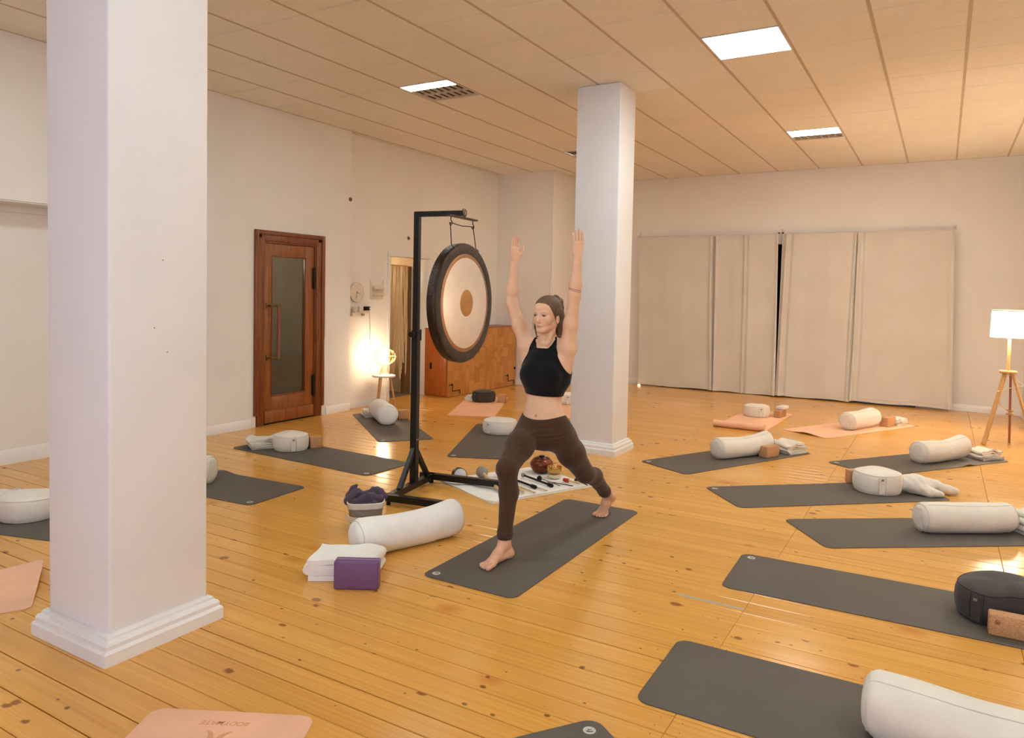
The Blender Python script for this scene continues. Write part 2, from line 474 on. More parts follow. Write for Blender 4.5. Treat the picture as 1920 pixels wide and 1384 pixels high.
# ---- baseboards
def skirting(mb, x0, y0, x1, y1, nx, ny, h=0.085, t=0.016):
    """stepped profile along a line, facing (nx, ny)"""
    P = [(0, 0), (t, 0), (t, h * .72), (t * .7, h * .80), (t * .62, h * .92), (t * .25, h), (0, h)]
    A = [(x0 + nx * d, y0 + ny * d, z) for d, z in P]; B = [(x1 + nx * d, y1 + ny * d, z) for d, z in P]
    n = len(P); fs = [(i, (i + 1) % n, n + (i + 1) % n, n + i) for i in range(n)] + [tuple(range(n - 1, -1, -1)), tuple(range(n, 2 * n))]
    mb.add(A + B, fs)
for nm, segs in {'baseboard_left': [(XL, NY1, XL, 5.66, 1, 0), (XL, 6.84, XL, 7.28, 1, 0), (XL, YF, XL, NY0, 1, 0)],
                 'baseboard_niche': [(XL - ND, NY0, XL - ND, NY1, 1, 0)],
                 'baseboard_recess': [(XLR, 7.28, XLR, 8.11, 1, 0)],
                 'baseboard_corner': [(-6.87, 11.1, -5.755, 11.1, 0, -1), (-5.755, 11.1, -5.755, YB, 1, 0)],
                 'baseboard_back': [(-5.755, YB, -4.3, YB, 0, -1), (-.3, YB, 1.02, YB, 0, -1)],
                 'baseboard_right': [(1.02, YB, 1.02, 10.8, -1, 0), (XR, 10.8, XR, YF, -1, 0)]}.items():
    mb = MB()
    for s in segs: skirting(mb, *s, h=0.10 if 'niche' not in nm else 0.13)
    struct(mb.build(nm, M_TRIMW))
mb = MB(); mb.box(XL - ND, XL - ND + .025, NY0, NY1, NZ - .075, NZ - .002); mb.box(XL - ND, XL - 0.01, NY0, NY1, NZ - .012, NZ - .001)
struct(mb.build('trim_1', M_TRIMW, smooth=0))
# doorway architrave
mb = MB()
for (a, b_, c, d) in ((WY0 - .045, WY0 + .012, 0, WZ - .0125), (WY1 - .012, WY1 + .045, 0, WZ - .0125)):
    mb.rbox(XLR - .12, XLR + .018, a, b_, c, d, 0.006)
mb.rbox(XLR - .12, XLR + .018, WY0 - .045, WY1 + .045, WZ - .012, WZ + .06, 0.006)
struct(mb.build('trim_2', M_TRIMW))
mb = MB(); mb.tube([(-5.77, 11.075, 0), (-5.77, 11.075, 1.82)], 0.013, 10); mb.tube([(-5.76, 11.085, 1.80), (-5.76, 11.085, HC)], 0.010, 10); mb.tube([(-5.77, 11.075, 1.80), (-5.77, 11.075, 1.84)], 0.018, 10)
tag(mb.build('heating_pipe', M_TRIMW), 'thin white pipe down the wall edge left of the far column', 'pipe')

# ---- columns
def column(x0, x1, y0, y1, label):
    t = thing('column', label, 'column', ((x0 + x1) / 2, (y0 + y1) / 2, 0), group='square white columns')
    hx, hy = (x1 - x0) / 2, (y1 - y0) / 2
    mb = MB(); mb.rbox(-hx, hx, -hy, hy, 0.0, HC - .001, 0.012, 3); mb.build('shaft', M_COLUMN, t)
    P = [(0.0, 0.0), (0.052, 0.0), (0.052, 0.052), (0.047, 0.060), (0.040, 0.064), (0.040, 0.082), (0.034, 0.092), (0.022, 0.098), (0.020, 0.108), (0.008, 0.116), (0.0, 0.118)]
    mb = MB()
    rings = [[(sx * (hx + d), sy * (hy + d), z) for sx, sy in ((-1, -1), (1, -1), (1, 1), (-1, 1))] for d, z in P]
    mb.grid(rings, close_v=True); mb.build('plinth', M_TRIMW, t, smooth=25)
    for k in range(3):
        mb = MB(); fx = random.uniform(.3, .7); z = random.uniform(1.2, 2.6)
        mb.lathe([(0, .0015), (.002, .0012), (.0035, 0)], 8, Matrix.Translation((hx, -hy + 2 * hy * fx, z)) @ Matrix.Rotation(PI / 2, 4, 'Y')); mb.build('nail_mark', M_CORR, t)
    return t
column(-3.47, -2.995, 1.772, 2.25, 'wide near white square column with stepped plinth at the left')
column(-3.262, -2.79, 6.755, 7.16, 'distant white square column right behind the lunging person')
# ------------------------------------------------------------------ ceiling lights
M_PANEL = emit('lit_panel', PANEL_C, PANEL_E)
M_PANELW = emit('lit_panel_warm_tubes', (1.0, 0.90, 0.76), PANEL_E * 1.45)
M_LOUV = simple('louvre_aluminium', (224, 206, 182), 0.45, 0.0, var=0.04)
M_FRAMEW = simple('panel_frame_white', (214, 206, 196), 0.5, var=0.02)
def panel(i, j, label, lit=(0.0, 1.0), lx=0.0):
    x0, y0 = GX + i * T, GY + j * T
    t = thing('ceiling_light', label, 'ceiling light', (x0 + T / 2, y0 + T / 2, HC), group='square ceiling light panels')
    h = T / 2 - 0.004; fi = h - 0.016
    mb = MB()
    for b in ((-h, h, -h, -fi, -0.003, 0.018), (-h, h, fi, h, -0.003, 0.018), (-h, -fi, -fi, fi, -0.003, 0.018), (fi, h, -fi, fi, -0.003, 0.018)): mb.box(*b)
    mb.build('frame', M_FRAMEW, t, smooth=0)
    ya, yb = -fi + 2 * fi * lit[0], -fi + 2 * fi * lit[1]
    mb = MB(); mb.box(-fi + 2 * fi * lx, fi, ya, yb, 0.0, 0.004); mb.build('lit_diffuser', M_PANELW if j == 6 else M_PANEL, t, smooth=0)
    if lit[1] < 0.99:
        mb = MB(); mb.box(-fi, fi, -fi, fi, 0.026, 0.03); mb.build('louvre_back', M_LOUV, t, smooth=0)
        n = 7; rows_ = 2
        for k in range(n + 1):
            x = -fi + 2 * fi * k / n
            mb = MB(); mb.box(x - .004, x + .004, yb, fi, 0.0, 0.026); mb.build('louvre_blade', M_LOUV, t, smooth=0)
        for k in range(rows_ + 1):
            y = yb + (fi - yb) * k / rows_
            mb = MB(); mb.box(-fi, fi, y - .004, y + .004, 0.0, 0.026); mb.build('louvre_blade', M_LOUV, t, smooth=0)
    else:
        mb = MB()
        for k in range(3):
            for s in (-1, 1): mb.box(s * fi - .02 * (s > 0), s * fi + .02 * (s < 0), -.15 + .13 * k, -.145 + .13 * k, -.003, -.001)
        o = mb.build('edge_clips', M_FRAMEW, t, smooth=0); o['kind'] = 'stuff'
    return t
panel(0, 0, 'large fully lit square ceiling panel at the top right')
panel(-5, 0, 'half lit louvred ceiling panel left of the far column', (0.0, 0.30))
panel(0, 6, 'half lit louvred ceiling panel farthest back, towards the curtains', (0.0, 0.58))
panel(-5, 6, 'ceiling panel mostly hidden behind the far column, only its frame edge showing', (0.0, 0.58), 0.36)
for (i, j, lb, lt_) in ((0, -6, 'lit square ceiling panel added out of view right above the viewer, beside the near column', (0.0, 0.6)), (-5, -6, 'lit square ceiling panel added out of view left of the near column', (0.0, 1.0)), (5, -6, 'lit square ceiling panel added out of view right of the viewer', (0.0, 1.0)),
                     (5, 0, 'lit square ceiling panel added out of view over the right wall side, abreast of the big panel', (0.0, 1.0)), (5, 6, 'lit square ceiling panel added out of view in the far right recess', (0.0, 1.0))):
    panel(i, j, lb, lt_)  # out of view, added along the grid to match the room's light

# ------------------------------------------------------------------ glazed wooden door
M_DOORW = wood('reddish_brown_door_wood', (118, 62, 24), (164, 96, 44), (12, 12, 0.9), 0.32, 3.0, kind='World')
M_FRW = wood('dark_red_frame_wood', (98, 46, 18), (142, 76, 34), (12, 12, 0.9), 0.28, 3.0, kind='World')
M_BLACK = simple('black_iron', (24, 22, 20), 0.45, 0.6)
M_BRASS = simple('aged_brass', (120, 96, 58), 0.35, 0.9)
def glass_mat():
    m, nt, b = new_mat('clear_door_glass')
    nt.nodes.remove(b)
    tr = N(nt, 'ShaderNodeBsdfTransparent'); tr.inputs[0].default_value = (0.86, 0.85, 0.80, 1)
    gl = N(nt, 'ShaderNodeBsdfGlossy'); gl.inputs['Roughness'].default_value = 0.03
    lw = N(nt, 'ShaderNodeLayerWeight'); fo = mathn(nt, 'ADD', mathn(nt, 'MULTIPLY', mathn(nt, 'POWER', lw.outputs['Facing'], 4.0), 0.6), 0.035)
    ms = N(nt, 'ShaderNodeMixShader'); L(nt, fo, ms.inputs[0]); L(nt, tr.outputs[0], ms.inputs[1]); L(nt, gl.outputs[0], ms.inputs[2])
    L(nt, ms.outputs[0], nt.nodes['Material Output'].inputs[0])
    return m
M_GLASS = glass_mat()
mb = MB(); mb.box(0, 0.001, 0, 0.001, 0, 0.001)
door = bpy.data.objects.new('door_1', None); col.objects.link(door); door.location = (XL, 5.70, 0)
tag(door, 'reddish brown wooden door with tall glass pane', None, None, 'structure')
W = 1.09                                         # frame width along y
def dpart(name, boxes_, m, bev=0.004, parent=door):
    mb = MB()
    for b in boxes_: mb.rbox(*b, bev)
    return mb.build(name, m, parent)
# architrave: stepped profile
dpart('frame_post', [(-.06, .030, 0, .05, 0.13, 2.275), (-.10, .018, .045, .135, 0, 2.19), (-.10, .006, .12, .15, 0, 2.17)], M_FRW)
dpart('frame_post', [(-.06, .030, W - .05, W, 0.13, 2.275), (-.10, .018, W - .135, W - .045, 0, 2.19), (-.10, .006, W - .15, W - .12, 0, 2.17)], M_FRW)
dpart('frame_head', [(-.06, .0285, .0505, W - .0505, 2.2255, 2.2745), (-.10, .0165, .10, W - .10, 2.151, 2.231), (-.10, .0048, .141, W - .141, 2.131, 2.157)], M_FRW)
dpart('hinge_stile', [(-.055, -.010, .79, .935, .02, 2.13)], M_DOORW)
dpart('lock_stile', [(-.055, -.010, .155, .275, .02, 2.13)], M_DOORW)
dpart('top_rail', [(-.053, -.012, .27, .80, 1.985, 2.128)], M_DOORW)
dpart('bottom_rail', [(-.053, -.012, .27, .80, .02, .335)], M_DOORW)
dpart('kick_board', [(-.012, .008, .16, .93, .02, .16)], M_DOORW)
dpart('glazing_bead', [(-.045, -.004, .262, .278, .325, 1.995), (-.045, -.004, .786, .802, .325, 1.995), (-.045, -.004, .27, .80, 1.975, 1.992), (-.045, -.004, .27, .80, .328, .345)], M_FRW, 0.003)
mb = MB(); mb.box(-.036, -.032, .272, .796, .335, 1.985); mb.build('glass_pane', M_GLASS, door, smooth=0)
for z0, z1 in ((1.62, 1.86), (.28, .52)):
    mb = MB(); mb.rbox(-.010, .012, .905, .945, z0, z1, 0.004); mb.tube([(.010, .925, z0 - .02), (.010, .925, z1 + .02)], .011, 10); mb.build('hinge', M_BLACK, door)
mb = MB(); mb.tube([(.075, .30, .79), (.075, .30, 1.40)], .016, 12)
h_ = mb.build('handle_bar', wood('handle_wood', (120, 56, 24), (156, 84, 40), (10, 10, 1), .3, kind='World'), door)
for z in (.79, 1.40):
    mb = MB(); mb.rbox(-.012, .004, .185, .225, z - .035, z + .035, .004); mb.tube([(.0, .205, z), (.05, .215, z), (.075, .27, z), (.075, .30, z)], .011, 10); mb.tube([(.075, .30, z - .02), (.075, .30, z + .02)], .02, 12)
    mb.build('handle_bracket', M_BRASS, h_)
mb = MB(); mb.box(-.12, -.02, .155, .935, -.004, .016); mb.build('threshold_gap', M_DARK, door, smooth=0)
lt = bpy.data.lights.new('corridor_fill', 'POINT'); lt.energy = 22; lt.color = (1, .92, .8); lt.shadow_soft_size = .1  # unseen light, added to brighten the corridor behind the glass
lo = bpy.data.objects.new('corridor_fill', lt); col.objects.link(lo); lo.location = (-8.0, 5.5, 2.3)
lt = bpy.data.lights.new('passage_light', 'POINT'); lt.energy = 9; lt.color = (1, .80, .55); lt.shadow_soft_size = .1  # unseen point light without a fixture, brightens the passage
lo = bpy.data.objects.new('passage_light', lt); col.objects.link(lo); lo.location = (-7.75, 8.45, 2.05)

# ------------------------------------------------------------------ back curtains and rail
def curtain_mat():
    m, nt, b = new_mat('beige_curtain_cloth')
    v = coords(nt, 'World', (1, 1, 1))
    wv = N(nt, 'ShaderNodeTexWave'); wv.inputs['Scale'].default_value = 60; wv.inputs['Distortion'].default_value = 1.5; L(nt, v, wv.inputs['Vector'])
    n = noise_tex(nt, v, 2.0, 4)
    c = ramp(nt, n, [(0.3, lin((214, 206, 194))), (0.7, lin((221, 214, 203)))])
    c = mix(nt, mathn(nt, 'MULTIPLY', wv.outputs['Fac'], 0.12), c, lin((196, 184, 166)))
    L(nt, c, b.inputs['Base Color']); b.inputs['Roughness'].default_value = 0.9; b.inputs['Sheen Weight'].default_value = 0.1
    bump(nt, b, wv.outputs['Fac'], 0.08, 0.003)
    return m
M_CURT = curtain_mat()
def curtain(x0t, x1t, x0b, x1b, label, folds, seed, z0=0.02):
    t = thing('curtain', label, 'curtain', ((x0b + x1b) / 2, 12.49, z0), group='long beige curtains on the back wall')
    cx = (x0b + x1b) / 2
    nu, nv = 90, 34
    rr = random.Random(seed); ph = [rr.uniform(0, 6.3) for _ in range(6)]
    front = []; back = []
    for i in range(nu + 1):
        u = i / nu; A = []; B = []
        for j in range(nv + 1):
            v = j / nv
            xa = x0b + (x0t - x0b) * v; xb = x1b + (x1t - x1b) * v
            x = xa + (xb - xa) * u; z = (2.645 - z0) * v + 0.006 * math.sin(9 * u + ph[0]) * (1 - v)
            y = 0.008 * math.sin(u * 11 + ph[1]) + 0.0030 * math.sin(u * 31 + ph[2] + 1.2 * v) + 0.012 * (1 - v) * math.sin(u * 5 + ph[3])
            for (uc, wd, am) in folds:
                y -= am * math.exp(-((u - uc - 0.012 * math.sin(3 * v + ph[4])) / wd) ** 2)
            # hem flares a little towards the room at the corners
            y -= 0.05 * (1 - v) ** 4 * (u ** 6 + (1 - u) ** 6)
            A.append((x - cx, y - .002, z)); B.append((x - cx, y + .002, z))
        front.append(A); back.append(B)
    mb = MB(); mb.grid(front); mb.grid(back)
    n = (nu + 1) * (nv + 1)
    mb.build('cloth', M_CURT, t, smooth=60)
    mb = MB()
    hem = [(p[0][0], p[0][1] - .003, p[0][2] + .05) for p in front]
    mb.tube(hem, .002, 5); mb.build('hem_seam', M_CURT, t)
    mb = MB(); mb.grid([[(p[-1][0], p[-1][1] - .005, p[-1][2] - .035), (p[-1][0], p[-1][1] - .005, p[-1][2])] for p in front]); mb.build('heading_tape', M_CURT, t)
    return t
curtain(-4.735, -3.385, -4.67, -3.32, 'plain beige curtain panel nearest the far column', [(1.0, .02, -.05), (.96, .02, .03)], 1)
curtain(-3.365, -2.345, -3.325, -2.31, 'narrow beige curtain panel with a lengthwise fold, left of the dark slit', [(.47, .02, .035), (.50, .02, -.03), (0.0, .02, .03), (.98, .03, .03)], 2, .012)
curtain(-2.285, -1.175, -2.31, -1.205, 'beige curtain panel just right of the dark slit', [(.06, .025, .05), (.12, .02, -.03), (.97, .02, .03)], 3)
curtain(-1.165, .112, -1.20, .165, 'widest beige curtain panel, nearest the floor lamp', [(.0, .02, .04), (.05, .02, -.03), (.97, .03, .03)], 4, .03)
t = thing('curtain_rail', 'thin white curtain rail above the long beige curtains', 'curtain rail', (-2.31, 12.49, 2.662))
M_RAILW = simple('white_rail_plastic', (226, 214, 198), 0.4)
mb = MB(); mb.tube([(-2.47, 0, 0.006), (2.44, 0, -.004)], .006, 10); mb.build('rod', M_RAILW, t)
for x in (-2.45, 0.0, 2.42):
    mb = MB(); mb.tube([(x, 0, .0), (x, .118, .05)], .006, 8); mb.rbox(x - .02, x + .02, .105, .119, .02, .08, .004); mb.build('bracket', M_RAILW, t)
for x in (-.03, .03):
    mb = MB(); mb.lathe([(0, -.014), (.01, -.010), (.014, 0), (.01, .010), (0, .014)], 12, Matrix.Translation((x, -.005, .006))); mb.build('end_knob', M_BLACK, t)
mb = MB()
for k in range(64):
    x = -2.42 + 4.82 * k / 63
    mb.box(x - .004, x + .004, -.006, .006, -.012, .010)
o = mb.build('glides', M_RAILW, t, smooth=0); o['kind'] = 'stuff'
# ------------------------------------------------------------------ implicit surfaces (smooth bodies, crumpled cloth)
class Field:
    """dense signed distance grid; primitives blend in with a smooth minimum, only inside their own box"""
    def __init__(self, lo, hi, h):
        self.lo = np.array(lo, np.float32); self.h = h
        self.n = np.ceil((np.array(hi) - self.lo) / h).astype(int) + 1
        self.f = np.full(self.n, 0.06, np.float32)
    def sub(self, a, b):
        i0 = np.clip(np.floor((np.array(a) - self.lo) / self.h).astype(int), 0, self.n)
        i1 = np.clip(np.ceil((np.array(b) - self.lo) / self.h).astype(int) + 1, 0, self.n)
        if np.any(i1 <= i0): return None, None
        sl = tuple(slice(p, q) for p, q in zip(i0, i1))
        ax = [(self.lo[k] + self.h * np.arange(i0[k], i1[k])).astype(np.float32) for k in range(3)]
        return sl, (ax[0][:, None, None], ax[1][None, :, None], ax[2][None, None, :])
    def blend(self, sl, d, k):
        g = self.f[sl]
        hh = np.clip(0.5 + 0.5 * (g - d) / k, 0, 1)
        self.f[sl] = g * (1 - hh) + d * hh - k * hh * (1 - hh)
    def cone(self, a, b, ra, rb, k=0.02):
        a = np.array(a, float); b = np.array(b, float); m = max(ra, rb) + 0.05
        sl, X = self.sub(np.minimum(a, b) - m, np.maximum(a, b) + m)
        if sl is None: return
        ba = b - a; L2 = float(ba @ ba) + 1e-12
        pa = [X[i] - a[i] for i in range(3)]
        t = np.clip((pa[0] * ba[0] + pa[1] * ba[1] + pa[2] * ba[2]) / L2, 0, 1)
        d = np.sqrt((pa[0] - t * ba[0]) ** 2 + (pa[1] - t * ba[1]) ** 2 + (pa[2] - t * ba[2]) ** 2) - (ra + (rb - ra) * t)
        self.blend(sl, d.astype(np.float32), k)
    def chain(self, pts, rads, k=0.02):
        for i in range(len(pts) - 1): self.cone(pts[i], pts[i + 1], rads[i], rads[i + 1], k)
    def ell_d(self, X, c, r, R=None):
        p = [X[i] - c[i] for i in range(3)]
        if R is not None:
            p = [p[0] * R[0][i] + p[1] * R[1][i] + p[2] * R[2][i] for i in range(3)]     # into the local frame (columns = axes)
        q = np.sqrt(sum((p[i] / r[i]) ** 2 for i in range(3))); g = np.sqrt(sum((p[i] / (r[i] ** 2)) ** 2 for i in range(3))) + 1e-9
        return (q * (q - 1) / g).astype(np.float32)
    def ell(self, c, r, k=0.02, R=None, carve=False):
        m = max(r) + 0.05
        sl, X = self.sub(np.array(c) - m, np.array(c) + m)
        if sl is None: return
        d = self.ell_d(X, c, r, R)
        if carve:
            g = self.f[sl]; hh = np.clip(0.5 - 0.5 * (g + d) / k, 0, 1)
            self.f[sl] = g * (1 - hh) - d * hh + k * hh * (1 - hh)
        else: self.blend(sl, d, k)
    def grids(self):
        ax = [(self.lo[k] + self.h * np.arange(self.n[k])).astype(np.float32) for k in range(3)]
        return ax[0][:, None, None], ax[1][None, :, None], ax[2][None, None, :]
    def mesh(self, f=None): return surface_net(self.f if f is None else f, self.lo, self.h)

def surface_net(f, lo, h):
    s = f < 0
    c = np.zeros(tuple(d - 1 for d in f.shape), np.uint8)
    offs = [(a, b, d) for a in (0, 1) for b in (0, 1) for d in (0, 1)]
    nx, ny, nz = c.shape
    for (a, b, d) in offs: c += s[a:a + nx, b:b + ny, d:d + nz]
    m = (c > 0) & (c < 8)
    ii = np.argwhere(m)
    idx = np.full(c.shape, -1, np.int32); idx[m] = np.arange(len(ii), dtype=np.int32)
    V = np.stack([f[ii[:, 0] + a, ii[:, 1] + b, ii[:, 2] + d] for (a, b, d) in offs], 1)
    O = np.array(offs, np.float32); acc = np.zeros((len(ii), 3), np.float32); num = np.zeros(len(ii), np.float32)
    for p in range(8):
        for q in range(p + 1, 8):
            if np.abs(O[p] - O[q]).sum() != 1: continue
            va, vb = V[:, p], V[:, q]; cr = (va < 0) != (vb < 0)
            t = np.where(cr, va / np.where(cr, va - vb, 1), 0)
            acc += np.where(cr[:, None], O[p] + (O[q] - O[p]) * t[:, None], 0); num += cr
    verts = lo + (ii + acc / num[:, None]) * h
    faces = []
    for ax in range(3):
        u, v = [(1, 2), (2, 0), (0, 1)][ax]
        A = [slice(1, None)] * 3; B = [slice(1, None)] * 3
        A[ax] = slice(0, -1); B[ax] = slice(1, None)
        A[u] = slice(1, -1); A[v] = slice(1, -1); B[u] = slice(1, -1); B[v] = slice(1, -1)
        sa, sb = s[tuple(A)], s[tuple(B)]
        E_ = np.argwhere(sa != sb)
        if not len(E_): continue
        P = E_.copy(); P[:, u] += 1; P[:, v] += 1
        du = np.zeros(3, int); du[u] = 1; dv = np.zeros(3, int); dv[v] = 1
        g = lambda Q: idx[Q[:, 0], Q[:, 1], Q[:, 2]]
        quad = np.stack([g(P - du - dv), g(P - dv), g(P), g(P - du)], 1)
        flip = ~sa[E_[:, 0], E_[:, 1], E_[:, 2]]
        quad[flip] = quad[flip][:, ::-1]
        faces.append(quad)
    faces = np.concatenate(faces); faces = faces[(faces >= 0).all(1)]
    return verts, faces

def relax(verts, faces, n=2, lam=0.5):
    for _ in range(n):
        acc = np.zeros_like(verts); num = np.zeros(len(verts), np.float32)
        for a, b in ((0, 1), (1, 2), (2, 3), (3, 0)):
            np.add.at(acc, faces[:, a], verts[faces[:, b]]); np.add.at(acc, faces[:, b], verts[faces[:, a]])
            np.add.at(num, faces[:, a], 1); np.add.at(num, faces[:, b], 1)
        verts = verts + lam * (acc / np.maximum(num, 1)[:, None] - verts)
    return verts

def np_object(name, verts, faces, mat, parent=None, smooth=True):
    me = bpy.data.meshes.new(name)
    me.vertices.add(len(verts)); me.vertices.foreach_set('co', np.asarray(verts, np.float32).ravel())
    me.loops.add(faces.size); me.loops.foreach_set('vertex_index', faces.astype(np.int32).ravel())
    me.polygons.add(len(faces)); me.polygons.foreach_set('loop_start', np.arange(0, faces.size, 4, dtype=np.int32))
    me.polygons.foreach_set('use_smooth', np.ones(len(faces), bool))
    me.update(calc_edges=True); me.validate()
    me.materials.append(mat)
    o = bpy.data.objects.new(name, me); col.objects.link(o)
    if parent is not None: o.parent = parent
    return o

# ------------------------------------------------------------------ yoga props: materials
def mat_mat(name, rgb, rough, spk=0.10):
    m, nt, b = new_mat(name)
    v = coords(nt, 'Object')
    n = noise_tex(nt, v, 3.0, 5, 0.6); n2 = noise_tex(nt, v, 420, 2)
    c = lin(rgb)
    cc = ramp(nt, n, [(0.3, tuple(x * .92 for x in c)), (0.72, tuple(x * 1.10 for x in c))])
    cc = mix(nt, mathn(nt, 'MULTIPLY', n2, spk), cc, tuple(min(1, x * 1.9) for x in c))
    L(nt, cc, b.inputs['Base Color']); b.inputs['Roughness'].default_value = rough
    b.inputs['Specular IOR Level'].default_value = 0.35
    bump(nt, b, n2, 0.25, 0.002)
    return m
M_MATD = mat_mat('charcoal_rubber_mat', (89, 82, 73), 0.62)
M_MATP = mat_mat('peach_foam_mat', (238, 184, 148), 0.7, 0.04)
M_LOGO = simple('pale_grey_print', (190, 188, 180), 0.6)
M_LEAF = simple('dark_print', (72, 70, 64), 0.6)
M_PRINT = simple('darker_peach_print', (222, 158, 116), 0.65)
def cloth_mat(name, rgb, scale=260, var=0.05, rough=0.9, bs=0.12):
    m, nt, b = new_mat(name)
    v = coords(nt, 'Object')
    n = noise_tex(nt, v, 6.0, 4, 0.6)
    c = lin(rgb)
    L(nt, ramp(nt, n, [(0.3, tuple(x * (1 - var) for x in c)), (0.7, tuple(min(1, x * (1 + var)) for x in c))]), b.inputs['Base Color'])
    b.inputs['Roughness'].default_value = rough; b.inputs['Sheen Weight'].default_value = 0.15; b.inputs['Specular IOR Level'].default_value = 0.2
    h1 = noise_tex(nt, v, scale, 2); h2 = noise_tex(nt, v, 14, 4, 0.55)
    bump(nt, b, mathn(nt, 'ADD', mathn(nt, 'MULTIPLY', h1, 0.25), h2), bs, 0.012)
    return m
M_CREAM = cloth_mat('cream_cotton', (226, 216, 200), bs=0.35)
M_WHITE = cloth_mat('off_white_cotton', (236, 230, 220), bs=0.25)
M_SEAM = cloth_mat('cream_seam', (212, 200, 180))
M_GREYC = cloth_mat('charcoal_cotton', (68, 59, 54), bs=0.2)
M_GREYS = cloth_mat('dark_seam', (40, 36, 34))
M_BLANK = cloth_mat('natural_wool_blanket', (224, 214, 196), 180, bs=0.5)
M_TAGG = simple('grey_woven_tag', (128, 124, 116), 0.7)
def cork_mat():
    m, nt, b = new_mat('pressed_cork')
    v = coords(nt, 'Object')
    vo = N(nt, 'ShaderNodeTexVoronoi'); vo.inputs['Scale'].default_value = 260; L(nt, v, vo.inputs['Vector'])
    sep = N(nt, 'ShaderNodeSeparateColor'); L(nt, vo.outputs['Color'], sep.inputs[0])
    c = ramp(nt, sep.outputs[0], [(0.0, lin((168, 118, 76))), (0.35, lin((188, 138, 94))), (1.0, lin((204, 156, 110)))])
    L(nt, c, b.inputs['Base Color']); b.inputs['Roughness'].default_value = 0.8
    bump(nt, b, sep.outputs[0], 0.2, 0.003)
    return m
M_CORK = cork_mat()
M_CORKP = simple('burnt_print', (120, 66, 34), 0.8)

# ------------------------------------------------------------------ mats
ML, MW, MT = 1.85, 0.605, 0.005
def mat_geo(L_=ML, W_=MW, R=0.055, th=MT, path=None, wave=None):
    R = min(R, W_ / 2 - .01)
    ss = [R * (1 - math.cos(PI / 2 * k / 8)) for k in range(9)]
    n = 56 if (path or wave) else 10
    ss = ss + [R + (L_ - 2 * R) * k / n for k in range(1, n)] + [L_ - q for q in reversed(ss)]
    vv = [-1, -.97, -.85, -.6, -.3, 0, .3, .6, .85, .97, 1] if wave else [-1, -.98, 0, .98, 1]
    P = path or (lambda s: (s - L_ / 2, 0.0))
    rings = []
    for s in ss:
        e = min(s, L_ - s)
        hw = W_ / 2 if e >= R else W_ / 2 - R + math.sqrt(max(R * R - (R - e) ** 2, 0))
        x, z = P(s); x2, z2 = P(min(s + 1e-3, L_)); x1, z1 = P(max(s - 1e-3, 0))
        tx, tz = x2 - x1, z2 - z1; ln = math.hypot(tx, tz) or 1; nx, nz = -tz / ln, tx / ln
        top, bot = [], []
        for v in vv:
            y = v * hw; dz = wave(s, y) if wave else 0.0
            bev = 0.0012 if abs(v) == 1 else 0.0
            top.append((x + nx * (th - bev), y, z + nz * (th - bev) + dz)); bot.append((x, y, z + dz))
        rings.append(top + bot[::-1])
    mb = MB(); mb.grid(rings, close_v=True)
    nr = len(rings[0]); mb.f.append(tuple(range(nr))); e = (len(rings) - 1) * nr; mb.f.append(tuple(e + k for k in reversed(range(nr))))
    return mb

flat_mesh = {}
def yoga_mat(cx, cy, ang, label, pink=False, logo=True, path=None, wave=None, lz=0.0, logo_z=None):
    t = thing('yoga_mat', label, 'yoga mat', (cx, cy, 0.0005), math.radians(ang), 'peach yoga mats' if pink else 'charcoal yoga mats')
    m = M_MATP if pink else M_MATD
    if path or wave:
        o = mat_geo(1.83 if pink else ML, 0.62 if pink else MW, 0.05 if pink else .055, .0065 if pink else MT, path, wave).build('sheet', m, t, smooth=50)
    else:
        if pink not in flat_mesh:
            o = mat_geo(1.83 if pink else ML, 0.62 if pink else MW, 0.05 if pink else .055, .0065 if pink else MT).build('sheet', m, t, smooth=50); flat_mesh[pink] = o.data
        else:
            o = bpy.data.objects.new('sheet', flat_mesh[pink]); col.objects.link(o); o.parent = t
    if logo and not pink:
        T_ = Matrix.Translation((-ML / 2 + .062, MW / 2 - .062, MT + .0003))
        mb = MB(); mb.lathe([(0, .0004), (.0235, .0004), (.0238, 0)], 28, T_)
        lg = mb.build('logo_disc', M_LOGO, t)
        mb = MB()
        # a leaf-shaped mark in two strokes
        A = [(-.014, -.006), (-.004, -.013), (.010, -.010), (.016, .000), (.012, -.001), (.004, -.006), (-.006, -.004)]
        B = [(-.010, .002), (-.002, -.001), (.006, .003), (.008, .009), (.002, .005), (-.004, .006)]
        for q in (A, B): mb.prism(q, 0.0004, 0.0008, T_ @ Matrix.Rotation(0.9, 4, 'Z'))
        o2 = mb.build('leaf_mark', M_LEAF, lg, smooth=0); o2['kind'] = 'stuff'
    return t

def ripple(s0, w, a, side=0):
    def f(s, y):
        g = a * math.exp(-((s - s0) / w) ** 2)
        if side: g *= max(0.0, min(1.0, 0.5 + side * y / MW)) ** 1.5
        return g
    return f
yoga_mat(-2.174, 4.172, 90.2, 'charcoal yoga mat under the lunging person')
yoga_mat(-5.128, 5.09, 177.6, 'charcoal yoga mat before the wooden door, carrying a cream round cushion')
yoga_mat(-5.27, 3.845, 184.0, 'charcoal yoga mat half hidden behind the near column on its right', wave=ripple(.93, .09, .020, -1))
yoga_mat(-5.06, 2.64, 196.0, 'charcoal yoga mat at the left edge, behind the near column', logo=False)
yoga_mat(-5.615, 6.715, 141.3, 'charcoal yoga mat before the lit stool lamp')
yoga_mat(-4.195, 6.715, 114.0, 'charcoal yoga mat just behind the lunging person, left of the far column')
yoga_mat(-1.79, 7.375, 63.6, 'charcoal yoga mat nearest the far column on its right')
yoga_mat(-0.14, 8.30, 54.0, 'charcoal yoga mat farthest back on the right, near the floor lamp', wave=ripple(1.22, .07, .016, -1))
